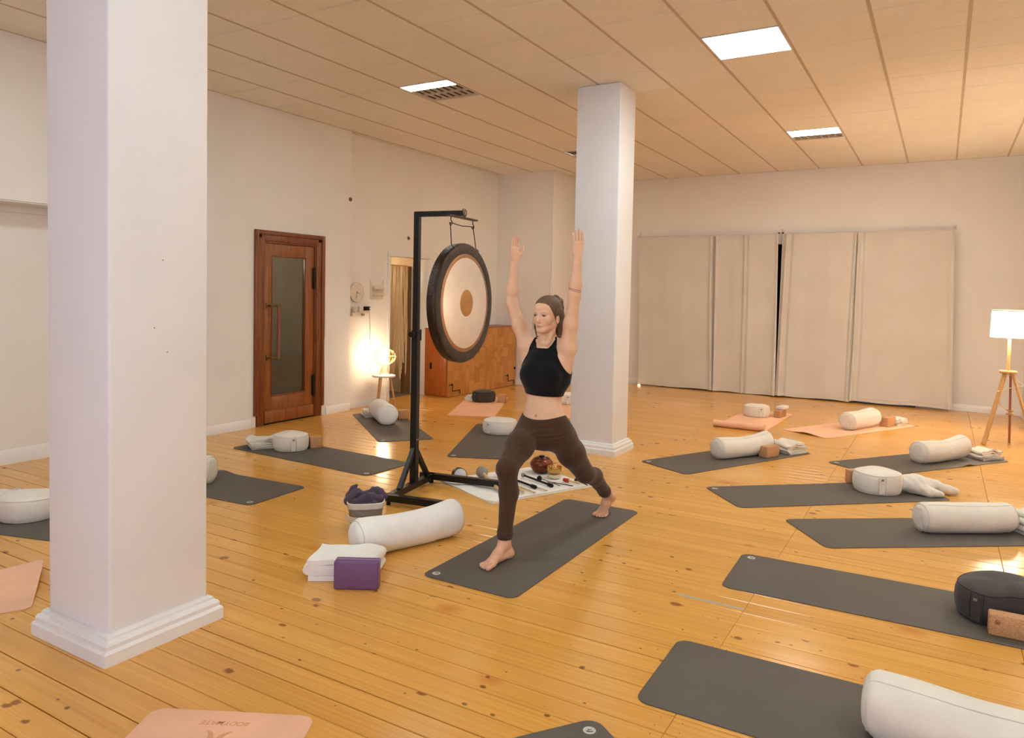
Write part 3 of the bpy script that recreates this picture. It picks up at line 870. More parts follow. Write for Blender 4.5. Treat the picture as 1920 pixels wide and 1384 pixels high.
yoga_mat(-0.77, 6.455, 40.6, 'charcoal yoga mat with a round cream cushion and a twisted cloth')
yoga_mat(-0.008, 5.81, 35.6, 'charcoal yoga mat without print under a long straight cream bolster at the right edge', logo=False)
yoga_mat(-0.085, 4.352, 1.6, 'charcoal yoga mat with the dark cushion and cork block at the right')
yoga_mat(-0.07, 3.005, 1.0, 'charcoal yoga mat in the right foreground under a big white bolster', logo=False)
yoga_mat(-0.497, 1.703, -36.0, 'charcoal yoga mat showing only one corner with a round print at the bottom edge')
# peach mats
yoga_mat(-5.60, 8.68, 115.0, 'peach yoga mat by the parquet box, with a dark round cushion', True)
yoga_mat(-4.55, 9.28, 116.0, 'peach yoga mat mostly hidden behind the person and the far column', True)
def rolled(s):          # inner end rolled up
    L_ = 1.83; x0 = s - L_ / 2
    c = 0.22
    if s >= c: return (x0, 0.0)
    r = 0.046; a = (c - s) / r
    rr = r * (1 - 0.05 * a)
    return (c - L_ / 2 - rr * math.sin(a), rr * (1 - math.cos(a)) + (r - rr))
yoga_mat(-2.07, 9.76, 88.5, 'peach yoga mat with a rolled up front edge, before the curtains', True, path=rolled)
def lift(s):
    L_ = 1.83; x0 = s - L_ / 2
    return (x0, 0.030 * math.exp(-((s - .02) / .14) ** 2))
yoga_mat(-0.935, 10.0, 62.0, 'flat peach yoga mat with a cream bolster, before the widest curtain', True, wave=lambda s, y: 0.022 * math.exp(-((s) / .12) ** 2) * math.exp(-((y + .03) / .12) ** 2))
yoga_mat(-4.545, 1.245, 238.0, 'peach yoga mat with a lifted edge at the left border', True, wave=lambda s, y: 0.045 * max(0, 1 - s / .40) ** 2 * max(0, min(1, .45 - y / .62)) )
pm = yoga_mat(-1.812, 0.983, -62.8, 'peach yoga mat with printed lettering at the bottom left', True)
def text_part(txt, size, M_, mat_, parent, name='lettering', shear=0.25, extr=0.0003, spacing=1.0):
    cu = bpy.data.curves.new('tmp_text', 'FONT'); cu.body = txt; cu.size = size; cu.shear = shear; cu.extrude = extr; cu.align_x = 'CENTER'; cu.align_y = 'CENTER'; cu.offset = size * 0.018; cu.space_character = spacing
    ob = bpy.data.objects.new('tmp_text', cu); col.objects.link(ob)
    dg = bpy.context.evaluated_depsgraph_get(); me = bpy.data.meshes.new_from_object(ob.evaluated_get(dg))
    bpy.data.objects.remove(ob, do_unlink=True); bpy.data.curves.remove(cu)
    me.name = name; me.materials.clear(); me.materials.append(mat_)
    me.transform(M_)
    o = bpy.data.objects.new(name, me); col.objects.link(o); o.parent = parent
    return o
# lettering reads from the far side of the mat: its top points into the mat
PT = Matrix.Translation((-1.83 / 2 + .075, .0, .0068)) @ Matrix.Rotation(-PI / 2, 4, 'Z')
text_part('BODYMATE', .034, PT, M_PRINT, pm)
mb = MB()
def stroke(pts, wds):
    A, B = [], []
    for i, (x, y) in enumerate(pts):
        a = Vector(pts[max(i - 1, 0)]); b_ = Vector(pts[min(i + 1, len(pts) - 1)]); t_ = (b_ - a).normalized(); n_ = Vector((-t_.y, t_.x))
        A.append((x + n_.x * wds[i], y + n_.y * wds[i])); B.append((x - n_.x * wds[i], y - n_.y * wds[i]))
    mb.prism(A + B[::-1], 0, .0003, PT @ Matrix.Translation((0, .062, 0)))
for s in (-1, 1):
    stroke([(s * (.045 * math.cos(a) - .060), .04 + .055 * math.sin(a)) for a in [-1.25 + 2.5 * k / 14 for k in range(15)]], [.003 + .008 * math.sin(PI * k / 14) for k in range(15)])
mb.lathe([(0, .0003), (.012, .0003), (.012, 0)], 20, PT @ Matrix.Translation((0, .115, 0)))
o = mb.build('emblem', M_PRINT, pm, smooth=0); o['kind'] = 'stuff'

# ------------------------------------------------------------------ bolsters
MZ = 0.0056          # top of a mat
def bolster(x, y, ang, label, Lb=0.62, r=0.105, z=MZ, seed=0, sag=0.012, tilt=0.0, m=None, handle=-1, cloth='cream bolsters', strap=True):
    m = m or M_CREAM
    t = thing('bolster', label, 'bolster', (x, y, z), math.radians(ang), cloth)
    nx, na = 44, 36
    rr = random.Random(seed); ph = [rr.uniform(0, 6.3) for _ in range(8)]
    def prof(u):                        # radius factor, u in -1..1
        e = max(0.0, (abs(u) - 0.88) / 0.12)
        return (1 - e ** 2.6 * 0.17)
    def zaxis(u): return r * 0.97 - sag * (1 - u * u) * 0.35 + tilt * max(0, u) ** 2
    rings = []
    us = [-1 + 2 * k / nx for k in range(nx + 1)]
    def pt(u, a, f=1.0, dx=0.0):
        rad = r * prof(u) * f * (1 + 0.022 * math.sin(3 * u + 2 * a + ph[0]) + 0.012 * math.sin(7 * u + ph[1]) + 0.010 * math.sin(5 * a + 4 * u + ph[2]) - sag * 1.2 * math.exp(-(u / .45) ** 2))
        yy = rad * math.cos(a) * 1.04; zz = zaxis(u) + rad * math.sin(a)
        if zz < 0.012: zz = 0.012 * math.exp((zz - 0.012) / 0.03) * 0.5 + 0.0
        return (u * Lb / 2 + dx, yy, max(zz, 0.0))
    for u in us: rings.append([pt(u, 2 * PI * k / na) for k in range(na)])
    for (f, dx) in ((.86, .010), (.6, .016), (.3, .018)):
        rings.append([pt(1, 2 * PI * k / na, f, dx) for k in range(na)]); rings.insert(0, [pt(-1, 2 * PI * k / na, f, -dx) for k in range(na)])
    mb = MB(); mb.grid(rings, close_v=True)
    n = len(rings); mb.f.append(tuple(range(na))); e = (n - 1) * na; mb.f.append(tuple(e + k for k in reversed(range(na))))
    mb.build('cover', m, t, smooth=60)
    for s in (-1, 1):
        mb = MB(); ring = [pt(s * .985, 2 * PI * k / 40, 1.012) for k in range(41)]; mb.tube(ring, .0026, 6, False); mb.build('piping', M_SEAM, t)
    if handle: mb = MB(); mb.tube([pt(-.98 + 1.96 * k / 30, 2.0, 1.008) for k in range(31)], .0014, 5); mb.build('length_seam', M_SEAM, t)
    if handle and strap:
        s = handle
        P = []
        for k in range(15):
            q = -1 + 2 * k / 14
            off = .013 + .007 * (1 - q * q)
            yc = -.02 + .015 * q; zc = zaxis(s) + r * .66 * q
            P.append([(s * (Lb / 2 + off), yc - .024, zc), (s * (Lb / 2 + off + .004), yc - .024, zc), (s * (Lb / 2 + off + .004), yc + .024, zc), (s * (Lb / 2 + off), yc + .024, zc)])
        mb = MB(); mb.grid(P, close_v=True); mb.f += [(0, 1, 2, 3), (56, 57, 58, 59)]; mb.build('handle', m, t, smooth=50)
    return t

def mid(a, b): return ((a[0] + b[0]) / 2, (a[1] + b[1]) / 2)
bolster(.165, 2.945, -3, 'big white bolster on the mat in the right foreground', .70, .115, seed=1, sag=.02, strap=False)
bolster(.185, 5.935, 33.5, 'long straight cream bolster at the right edge, next to the round cushion', .64, .104, seed=2, sag=.014)
bolster(.035, 8.478, 54.4, 'cream bolster farthest back on the right, before the floor lamp', .66, .110, seed=3, sag=.03, tilt=.03)
bolster(-1.69, 7.50, 57.5, 'cream bolster on the mat nearest the far column', .68, .106, seed=4, sag=.028, tilt=.028)
bolster(-.838, 10.06, 67.3, 'cream bolster on the peach mat before the widest curtain', .64, .115, seed=5, sag=.02, tilt=.01)
bolster(-5.845, 6.87, 141.8, 'plump white bolster pointing at the viewer, before the stool lamp', .58, .125, seed=6, m=M_WHITE, handle=0)
bolster(-2.847, 3.60, 68.5, 'bare white bolster on the floorboards beside the mesh basket', .72, .112, z=.001, seed=7, sag=.024, tilt=.018, m=M_WHITE, handle=0)
bolster(-5.36, 3.745, 19.3, 'cream bolster cut off by the near column on its right side', .60, .115, seed=8, handle=1)

# ------------------------------------------------------------------ round cushions
def zafu(x, y, rot, label, r=0.168, h=0.145, dark=False, z=MZ, sx=1.0, sy=1.0, seed=0, m=None, crescent=False):
    t = thing('round_cushion', label, 'cushion', (x, y, z), math.radians(rot), 'round meditation cushions')
    m = m or (M_GREYC if dark else M_CREAM); ms = M_GREYS if dark else M_SEAM
    n = 64; rr = random.Random(seed); ph = [rr.uniform(0, 6.3) for _ in range(4)]
    def R_(a):
        k = 1 + .012 * math.sin(2 * a + ph[0]) + .008 * math.sin(5 * a + ph[1])
        if crescent: k *= 1 - .30 * math.exp(-((((a - 0.25 * PI + PI) % (2 * PI)) - PI) / .42) ** 2)
        return r * k
    def ring(f, zz, wob=0.0):
        return [(R_(2 * PI * k / n) * f * sx * math.cos(2 * PI * k / n), R_(2 * PI * k / n) * f * sy * math.sin(2 * PI * k / n), zz * (1 + .02 * math.sin(3 * 2 * PI * k / n + ph[2])) + wob * math.sin(9 * 2 * PI * k / n)) for k in range(n)]
    side = [ring(.90, 0.0), ring(.955, .012), ring(1.0, h * .25), ring(1.018, h * .5), ring(1.0, h * .78), ring(.965, h * .93), ring(.945, h * .965)]
    mb = MB(); mb.grid(side, close_v=True); mb.f.append(tuple(reversed(range(n)))); mb.build('side_band', m, t, smooth=60)
    top = [ring(.945, h * .965), ring(.90, h * 1.01), ring(.75, h * 1.07), ring(.5, h * 1.115), ring(.25, h * 1.135)]
    mb = MB(); mb.grid(top, close_v=True); mb.f.append(tuple(4 * n + k for k in range(n))); mb.build('top_panel', m, t, smooth=60)
    mb = MB(); q = ring(.952, h * .966); mb.tube(q + [q[0]], .0024, 6, False); mb.build('piping', ms, t)
    mb = MB(); q = ring(.93, .006); mb.tube(q + [q[0]], .0022, 6, False); mb.build('piping', ms, t)
    # handle flap and its tag on the side
    P = []
    for k in range(9):
        a = -.11 + .22 * k / 8
        P.append([((R_(a) * 1.022 + .002) * sx * math.cos(a), (R_(a) * 1.022 + .002) * sy * math.sin(a), zz) for zz in (h * .10, h * .5, h * .9)] + [((R_(a) * 1.022 + .0035) * sx * math.cos(a), (R_(a) * 1.022 + .0035) * sy * math.sin(a), zz) for zz in (h * .9, h * .5, h * .10)])
    mb = MB(); mb.grid(P, close_v=True); mb.f += [(0, 1, 2, 3, 4, 5), (48, 49, 50, 51, 52, 53)]; fl_ = mb.build('handle_flap', m, t, smooth=50)
    mb = MB(); a = .05; rr_ = R_(a) * 1.022 + .007
    mb.rbox(rr_ * sx - .001, rr_ * sx + .002, -.009, .009, h * .76, h * .85, .0008, 1); mb.build('tag', M_TAGG, fl_)
    for a in (-.16, .16):
        mb = MB(); mb.tube([((R_(a) * f + .001) * sx * math.cos(a), (R_(a) * f + .001) * sy * math.sin(a), zz) for f, zz in ((.958, .012), (1.002, h * .25), (1.020, h * .5), (1.002, h * .78), (.967, h * .93))], .0016, 5); mb.build('side_seam', ms, t)
    return t
zafu(-5.546, 5.126, -35, 'cream round cushion on the mat before the wooden door', .172, .152, seed=1)
zafu(-4.319, 7.118, -100, 'white round cushion behind the person, touching a cork block', .20, .145, seed=2, m=M_WHITE)
zafu(-5.775, 9.03, -100, 'charcoal round cushion on the peach mat by the parquet box', .172, .15, True, z=.0072, seed=3)
zafu(-2.122, 10.195, -60, 'cream round cushion on the peach mat with the rolled edge', .17, .14, z=.0072, seed=4)
zafu(-0.418, 6.796, -75, 'cream round cushion beside the twisted cloth', .186, .165, seed=5)
zafu(0.315, 4.445, -120, 'large charcoal cushion behind the cork block at the right edge', .21, .155, True, seed=6, sx=1.15, sy=.92, crescent=True)
zafu(-5.34, 2.60, -120, 'cream round cushion at the left edge, behind the near column', .185, .15, seed=7)
zafu(-4.70, 9.62, -60, 'cream cushion glimpsed between the person and the far column', .17, .14, z=.0072, seed=8)

# ------------------------------------------------------------------ blocks
def block(x, y, ang, label, size=(.225, .115, .075), z=MZ, mark=False, m=None):
    t = thing('yoga_block', label, 'yoga block', (x, y, z), math.radians(ang), 'cork yoga blocks')
    a, b_, c = size
    mb = MB(); mb.rbox(-a / 2, a / 2, -b_ / 2, b_ / 2, 0, c, .009, 3); mb.build('body', m or M_CORK, t, smooth=35)
    if mark:
        T_ = Matrix.Translation((-a / 2 + .035, -b_ / 2 - .0002, c * .66)) @ Matrix.Rotation(PI / 2, 4, 'X')
        mb = MB(); mb.lathe([(.008, 0), (.008, .0005), (.011, .0005), (.011, 0)], 24, T_); e_ = mb.build('ring_mark', M_CORKP, t)
        mb = MB(); mb.prism([(-.006, -.002), (0, -.005), (.006, -.001), (.004, .004), (0, .001), (-.004, .004)], 0, .0005, T_); mb.build('leaf_mark', M_CORKP, t, smooth=0)
    return t
block(-5.405, 5.315, 63, 'cork block right of the cream cushion before the wooden door', (.12, .10, .115))
block(-5.77, 7.155, 60, 'cork block right of the plump white bolster', (.14, .09, .115))
block(-4.06, 7.20, 24, 'cork block half hidden by the person, beside the white round cushion', (.14, .09, .12))
block(-5.50, 9.10, 15, 'cork block beside the charcoal cushion by the parquet box', (.115, .09, .12), z=.0072)
block(-1.84, 10.30, 80, 'cork block under the small white block, before the curtains', (.22, .09, .10), z=.0072)
block(-1.82, 10.36, 78, 'small white block lying on a cork block before the curtains', (.20, .10, .045), z=.1085, m=simple('white_foam', (232, 222, 206), .7))
block(-.555, 10.42, 70, 'cork block against the bolster on the flat peach mat', (.215, .11, .12), z=.0072)
block(-1.455, 7.63, 65, 'cork block in front of the bolster nearest the far column', (.195, .105, .115))
block(-.03, 9.24, 60, 'cork block lying flat behind the bolster farthest back on the right', (.225, .115, .075), z=.001)
block(-.625, 6.985, 41, 'cork block standing left of the cushion with the twisted cloth', (.10, .075, .115))
block(.372, 4.175, 1.2, 'cork block with a burnt ring mark at the right edge', (.255, .075, .105), mark=True)
# ------------------------------------------------------------------ folded blankets
def blanket(x, y, ang, label, w=.30, ly=.26, layers=4, th=.016, z=MZ, seed=0, mess=.012, m=None, taper=0.0, name='folded_blanket', gap=1.12, stag=.02):
    """serpentine fold: the layered edge shows on the side facing local -y"""
    t = thing(name, label, 'blanket', (x, y, z), math.radians(ang), 'folded blankets')
    rr = random.Random(seed); ph = [rr.uniform(0, 6.3) for _ in range(10)]
    path = []
    for k in range(layers):
        zc = th * .5 + k * th * gap
        a, b_ = (-w / 2 + rr.uniform(0, stag), w / 2 - rr.uniform(0, stag))
        if k % 2: a, b_ = b_, a
        nseg = 12
        for i in range(nseg + 1): path.append((a + (b_ - a) * i / nseg, zc))
        if k < layers - 1:
            s = 1 if b_ > a else -1
            for i in range(1, 6):
                an = -PI / 2 + PI * i / 6
                path.append((b_ + s * math.cos(an) * th * .8, zc + th * gap / 2 + math.sin(an) * th * gap / 2))
    n = len(path); ny = 18
    rings = []
    for j in range(ny + 1):
        v = j / ny; yy = -ly / 2 + ly * v
        A, B = [], []
        for i, (px, pz) in enumerate(path):
            x1, z1 = path[max(i - 1, 0)]; x2, z2 = path[min(i + 1, n - 1)]
            tx, tz = x2 - x1, z2 - z1; ln = math.hypot(tx, tz) or 1; nx, nz = -tz / ln, tx / ln
            hgt = pz / (layers * th * gap)
            sc = 1 - taper * v
            wv = mess * hgt * (math.sin(7 * px / w + 3 * v + ph[0]) + .6 * math.sin(13 * px / w - 5 * v + ph[1]))
            sh = mess * 1.2 * math.sin(5 * v + 4 * hgt + ph[2]) * hgt
            yo = mess * .9 * math.sin(9 * hgt + 3 * px / w + ph[3])
            for sgn, lst in ((1, A), (-1, B)):
                lst.append(((px + sh) * sc + nx * th * .49 * sgn, yy + yo, max(0.0, pz + wv + nz * th * .49 * sgn) * (1 - taper * .5 * v)))
        rings.append(A + B[::-1])
    mb = MB(); mb.grid(rings, close_v=True)
    nr = len(rings[0])
    for base, rev in ((0, False), (ny * nr, True)):
        for i in range(n - 1):
            q = (base + i, base + i + 1, base + nr - 2 - i, base + nr - 1 - i)
            mb.f.append(q[::-1] if rev else q)
    o = mb.build('folded_cloth', m or M_BLANK, t, smooth=55)
    # fringe seam along the free top edge
    mb = MB(); mb.tube([(rings[j][n - 1][0], rings[j][n - 1][1], rings[j][n - 1][2] + .001) for j in range(ny + 1)], .0022, 5); mb.build('edge_seam', M_SEAM, t)
    return t
blanket(-5.84, 5.02, 60, 'folded cream blanket left of the cushion before the wooden door', .26, .20, 5, .018, seed=1, mess=.010)
blanket(-6.20, 7.06, 52, 'folded cream blanket left of the plump white bolster', .22, .18, 5, .016, seed=2)
blanket(-1.35, 8.01, 60, 'rumpled cream blanket behind the bolster nearest the far column', .27, .27, 5, .019, seed=3, mess=.013)
blanket(.40, 8.88, 50, 'cream blanket folded to a wedge behind the bolster before the floor lamp', .27, .24, 5, .018, seed=4, mess=.012, taper=.3)
blanket(-.50, 10.66, 62, 'cream blanket folded behind the bolster on the flat peach mat', .24, .24, 4, .017, z=.0072, seed=5)
blanket(-5.985, 9.02, 20, 'white blanket peeping out left of the charcoal cushion by the parquet box', .14, .16, 4, .016, z=.0072, seed=6, m=M_WHITE)
blanket(.58, 6.20, 38, 'cream blanket at the right edge behind the long straight bolster', .22, .24, 6, .020, seed=7, mess=.014)
blanket(-5.68, 2.52, 20, 'cream blanket cut off at the left border beside the cushion', .24, .22, 6, .020, seed=8)
blanket(-2.855, 3.045, 29, 'white folded blanket behind the purple block', .34, .27, 4, .0285, z=.001, seed=9, mess=.006, m=M_WHITE, gap=1.0, stag=.003)

# twisted cloth beside the round cushion
F = Field((-.32, 6.62, -.01), (.22, 7.25, .20), .004)
F.chain([(-.26, 6.86, .085), (-.18, 6.88, .085), (-.10, 6.90, .06)], [.065, .075, .055], .03)
F.chain([(-.16, 6.93, .10), (-.03, 6.98, .07), (.06, 7.01, .042), (.115, 7.03, .036)], [.055, .045, .036, .030], .02)
F.chain([(-.14, 6.84, .06), (-.06, 6.84, .04), (.01, 6.87, .03)], [.05, .04, .026], .015)
gx, gy, gz = F.grids()
F.f += (0.0035 * np.sin(gx * 48 + gy * 70) * np.sin(gz * 60 + gx * 30)).astype(np.float32)
F.f = np.maximum(F.f, (MZ - gz).astype(np.float32))
v_, f_ = F.mesh(); v_ = relax(v_, f_, 2)
v_[:, 0] += .03; v_[:, 1] += .0
org = np.array((-.05, 6.91, MZ)); tw = thing('twisted_cloth', 'cream cloth twisted into two tails beside the round cushion', 'cloth', tuple(org))
np_object('cloth_body', v_ - org, f_, M_CREAM, tw)
mb = MB(); mb.tube([(.190, .098 + .0, .030), (.196, .118, .030), (.196, .128, .040)], .004, 6); mb.build('tail_seam', M_SEAM, tw)

# ------------------------------------------------------------------ purple block, basket with purple cloth
M_PURP = simple('purple_foam', (110, 72, 112), .55, var=.05, scale=60, bump_s=.08, bump_scale=300)
M_PURL = simple('pale_purple_foam', (196, 160, 188), .6)
t = thing('yoga_block', 'purple foam block with a pale stripe before the white folded blanket', 'yoga block', (-2.655, 2.925, .001), math.radians(29.5))
mb = MB(); mb.rbox(-.119, .119, -.038, .010, 0, .152, .010, 3); mb.build('front_slab', M_PURP, t, smooth=35)
mb = MB(); mb.rbox(-.1185, .1185, .0095, .0125, .001, .1515, .001, 1); mb.build('pale_stripe', M_PURL, t)
mb = MB(); mb.rbox(-.119, .119, .012, .038, 0, .152, .008, 3); mb.build('rear_slab', M_PURP, t, smooth=35)

def perforated():
    m, nt, b = new_mat('perforated_grey_metal')
    v = coords(nt, 'Object', (1, 1, 1))
    vo = N(nt, 'ShaderNodeTexVoronoi'); vo.inputs['Scale'].default_value = 210; vo.inputs['Randomness'].default_value = 0.1; L(nt, v, vo.inputs['Vector'])
    hole = mathn(nt, 'LESS_THAN', vo.outputs['Distance'], 0.33)
    L(nt, mix(nt, hole, lin((158, 150, 138)), lin((104, 98, 90))), b.inputs['Base Color'])
    b.inputs['Roughness'].default_value = 0.5; b.inputs['Metallic'].default_value = 0.3
    b.inputs['Alpha'].default_value = 1.0
    L(nt, mathn(nt, 'SUBTRACT', 1.0, mathn(nt, 'MULTIPLY', hole, 0.75)), b.inputs['Alpha'])
    return m
M_PERF = perforated(); M_RIM = simple('pale_cream_plastic', (214, 206, 190), .5); M_HANDW = simple('beige_handle', (212, 192, 160), .55)
bk = thing('mesh_basket', 'grey perforated basket with a cream rim and handle on the floorboards', 'basket', (-3.29, 3.70, .001), math.radians(42))
def rsq(hw, hd, rc, z, n=40):
    P = []
    for k in range(n):
        a = 2 * PI * k / n; c_, s_ = math.cos(a), math.sin(a)
        e = 0.5
        P.append((hw * math.copysign(abs(c_) ** e, c_), hd * math.copysign(abs(s_) ** e, s_), z))
    return P
mb = MB(); mb.grid([rsq(.095 + .022 * q, .095 + .022 * q, 0, .165 * q) for q in (0, .33, .66, 1)], close_v=True); mb.grid([rsq(.094 + .022 * q, .094 + .022 * q, 0, .002 + .165 * q) for q in (0, .33, .66, 1)], close_v=True); mb.f.append(tuple(reversed(range(40))))
mb.build('mesh_wall', M_PERF, bk, smooth=50)
mb = MB(); mb.grid([rsq(a, a, 0, z) for a, z in ((.117, .160), (.123, .160), (.126, .195), (.120, .198), (.117, .195))], close_v=True, close_u=True); mb.build('rim_band', M_RIM, bk, smooth=40)
P = []
for k in range(25):
    q = -1 + 2 * k / 24
    a = PI * k / 24
    yy = -.126 - .022 * math.sin(a) ** .6; zz = .185 - .085 * math.sin(a) ** .45; xx = -.131 * math.cos(a) if abs(math.cos(a)) < 1 else -.131 * math.cos(a)
    xx = -.134 * math.copysign(abs(math.cos(a)) ** .55, math.cos(a))
    yo = 0 if 0 < k < 24 else .08
    P.append([(xx, yy + yo - .004, zz - .016), (xx, yy + yo + .003, zz - .016), (xx, yy + yo + .003, zz + .016), (xx, yy + yo - .004, zz + .016)])
mb = MB(); mb.grid(P, close_v=True); mb.f += [(0, 1, 2, 3), (96, 97, 98, 99)]; mb.build('handle', M_HANDW, bk, smooth=40)
# papers seen through the mesh
mb = MB(); mb.rbox(-.07, .05, -.055, -.045, .01, .12, .004, 1, Matrix.Rotation(.25, 4, 'Y')); mb.build('liner_card', M_RIM, bk)
M_VIOL = cloth_mat('dark_violet_cotton', (80, 64, 76), 200, bs=.4)
F = Field((-.15, -.15, .10), (.15, .15, .30), .0035)
F.ell((0, 0, .175), (.115, .105, .055), .02)
F.chain([(-.11, -.02, .19), (-.06, .0, .235), (.0, -.02, .225), (.07, .0, .245), (.115, .01, .215)], [.035, .032, .030, .034, .028], .02)
F.chain([(-.06, -.075, .19), (.02, -.06, .225), (.10, -.04, .205)], [.03, .032, .026], .012)
F.chain([(.02, -.05, .20), (.06, -.095, .185)], [.028, .022], .01)
F.chain([(-.105, .02, .22), (-.085, .03, .262), (-.06, .03, .285)], [.030, .022, .008], .012)
F.chain([(.08, .02, .235), (.122, .035, .225)], [.03, .014], .012)
gx, gy, gz = F.grids()
F.f += (0.008 * np.abs(np.sin(gx * 34 + gy * 22 + 1.5 * np.sin(gz * 40))) + .005 * np.abs(np.sin(gy * 46 - gx * 30 + 1.2 * np.sin(gx * 50))) - .006).astype(np.float32)
v_, f_ = F.mesh(); v_ = relax(v_, f_, 1)
vc = thing('purple_cloth', 'crumpled dark violet cloth heaped in the mesh basket', 'cloth', (-3.29, 3.70, .001), math.radians(42))
np_object('cloth_heap', v_, f_, M_VIOL, vc)
mb = MB(); mb.rbox(-.150, -.146, -.03, -.012, .185, .235, .001, 1); mb.build('white_tag', M_RIM, vc)

# ------------------------------------------------------------------ gong and stand
M_STEEL = simple('black_powder_coat', (22, 21, 22), .38, .3, var=.1)
gs = thing('gong_stand', 'black steel gong stand with U shaped base', 'gong stand', (-3.588, 4.60, 0))
sd = Vector((-.118, .673, 0)).normalized(); xd = Vector((sd.y, -sd.x, 0))          # spine and arm directions
mb = MB(); mb.bar(sd * -.40 + Vector((0, 0, .055)), sd * .33 + Vector((0, 0, .055)), .05); mb.build('base_spine', M_STEEL, gs, smooth=30)
a = sd * -.40 + Vector((0, 0, .055)); mb = MB(); mb.bar(a - xd * .02, a + xd * .50, .05); mb.build('base_leg', M_STEEL, gs, smooth=30)
a = sd * .31 + Vector((0, 0, .055)); mb = MB(); mb.bar(a - xd * .10, a + xd * .68, .05); mb.build('base_leg', M_STEEL, gs, smooth=30)
for p_ in (sd * -.40, sd * -.40 + xd * .46, sd * .31, sd * .31 + xd * .64):
    mb = MB(); mb.tube([p_ + Vector((0, 0, .0)), p_ + Vector((0, 0, .031))], .018, 12); mb.build('rubber_foot', M_BLACK, gs)
mb = MB(); mb.bar((0, 0, .08), (0, 0, 1.29), .052, up=tuple(xd)); mb.build('lower_post', M_STEEL, gs, smooth=30)
mb = MB(); mb.bar((0, 0, 1.20), (0, 0, 2.222), .043, up=tuple(xd)); mb.build('upper_post', M_STEEL, gs, smooth=30)
mb = MB(); mb.bar(xd * -.02 + Vector((0, 0, 2.205)), xd * .395 + Vector((0, 0, 2.205)), .040); mb.build('arm', M_STEEL, gs, smooth=30)
for s in (-1, 1):
    mb = MB(); mb.bar(sd * s * .015 + Vector((0, 0, .345)), sd * s * .235 + Vector((0, 0, .075)), .034); mb.build('brace', M_STEEL, gs, smooth=30)
    mb = MB(); mb.lathe([(0, .003), (.006, .002), (.007, 0)], 10, Matrix.Translation(tuple(xd * .026 + sd * s * .012 + Vector((0, 0, .42)))) @ xd.to_track_quat('Z', 'Y').to_matrix().to_4x4()); mb.build('bolt', simple('bright_bolt', (170, 166, 160), .3, .9), gs)
mb = MB(); mb.tube([sd * -.02 + Vector((0, 0, 1.26)), sd * -.055 + Vector((0, 0, 1.26))], .012, 12); mb.tube([sd * -.05 + Vector((0, 0, 1.26)), sd * -.085 + Vector((0, 0, 1.26))], .022, 14); mb.build('clamp_knob', M_BLACK, gs)
mb = MB(); mb.tube([sd * .02 + Vector((0, 0, 1.25)), sd * .085 + Vector((0, 0, 1.25))], .006, 8); mb.tube([sd * .08 + Vector((0, 0, 1.205)), sd * .08 + Vector((0, 0, 1.295))], .006, 8); mb.build('clamp_screw', M_BLACK, gs)
# hanger bar across the arm end, hooks, badge
gd = Vector((-.10, 1, 0)).normalized()                                              # direction lying in the gong's plane
gn = Vector((gd.y, -gd.x, 0))                                                      # gong faces this way (+x)
he = xd * .385 + Vector((0, 0, 2.17))
mb = MB(); mb.bar(he - gd * .225, he + gd * .225, .040, .012); mb.build('hanger_bar', simple('bronzed_steel', (70, 58, 44), .4, .7), gs, smooth=30)
mb = MB(); q = xd.to_track_quat('Z', 'Y').to_matrix().to_4x4(); BT = Matrix.Translation(tuple(xd * .398 + Vector((0, 0, 2.208)))) @ q
mb.lathe([(0, .010), (.030, .010), (.034, .007), (.034, 0), (0, 0)], 28, BT); bd = mb.build('badge', simple('black_badge', (30, 24, 20), .4), gs)
mb = MB(); mb.lathe([(.030, .0105), (.0345, .009), (.030, .0115)], 28, BT, True); mb.build('badge_rim', M_BRASS, bd)
mb = MB(); mb.prism([(-.013, .004), (.013, .004), (.009, .013), (0, .017), (-.009, .013)], .0103, .0108, BT @ Matrix.Rotation(-PI / 2, 4, 'Z')); mb.box(-.018, .018, -.004, -.001, .0103, .0108, BT @ Matrix.Rotation(-PI / 2, 4, 'Z')); o = mb.build('badge_print', M_LOGO, bd, smooth=0); o['kind'] = 'stuff'
for s in (-1, 1):
    hc = he + gd * s * .175
    mb = MB(); mb.tube([hc + Vector((0, 0, -.005)), hc + Vector((0, 0, -.035))] + [hc + gd * .018 * math.sin(a) + Vector((0, 0, -.053 + .018 * math.cos(a))) for a in [.4 * k for k in range(1, 13)]], .0038, 8); mb.build('hook', M_BLACK, gs)

GC = Vector((-3.588, 4.60, 0)) + he + Vector((0, 0, -.655)) + gn * .03; GR = .443
def hammered(name, rgb, rough, metal=1.0, bs=.3, sc=26, var=.12):
    m, nt, b = new_mat(name)
    v = coords(nt, 'Object')
    vo = N(nt, 'ShaderNodeTexVoronoi'); vo.inputs['Scale'].default_value = sc; L(nt, v, vo.inputs['Vector'])
    n = noise_tex(nt, v, 9, 4); c = lin(rgb)
    L(nt, ramp(nt, n, [(0.3, tuple(x * (1 - var) for x in c)), (0.7, tuple(min(1, x * (1 + var)) for x in c))]), b.inputs['Base Color'])
    b.inputs['Metallic'].default_value = metal; b.inputs['Roughness'].default_value = rough
    if bs: bump(nt, b, vo.outputs['Distance'], bs, .006)
    return m
gq = Matrix(((gd.x, 0, gn.x, 0), (gd.y, 0, gn.y, 0), (0, 1, 0, 0), (0, 0, 0, 1)))    # local x = gd, local y = up, local z = gn
gong = thing('gong', 'big round gong with dark hammered rim and golden centre, hanging from the stand', 'gong', tuple(GC)); gong.rotation_euler = gq.to_euler(); gong.scale = (1.035, 1.035, 1.035)
M_GRIM = hammered('dark_oxide_bronze', (62, 52, 46), .34, .8, .35, 105, .4)
M_GCOP = hammered('copper_sheen', (160, 122, 90), .28, .9, .25, 60)
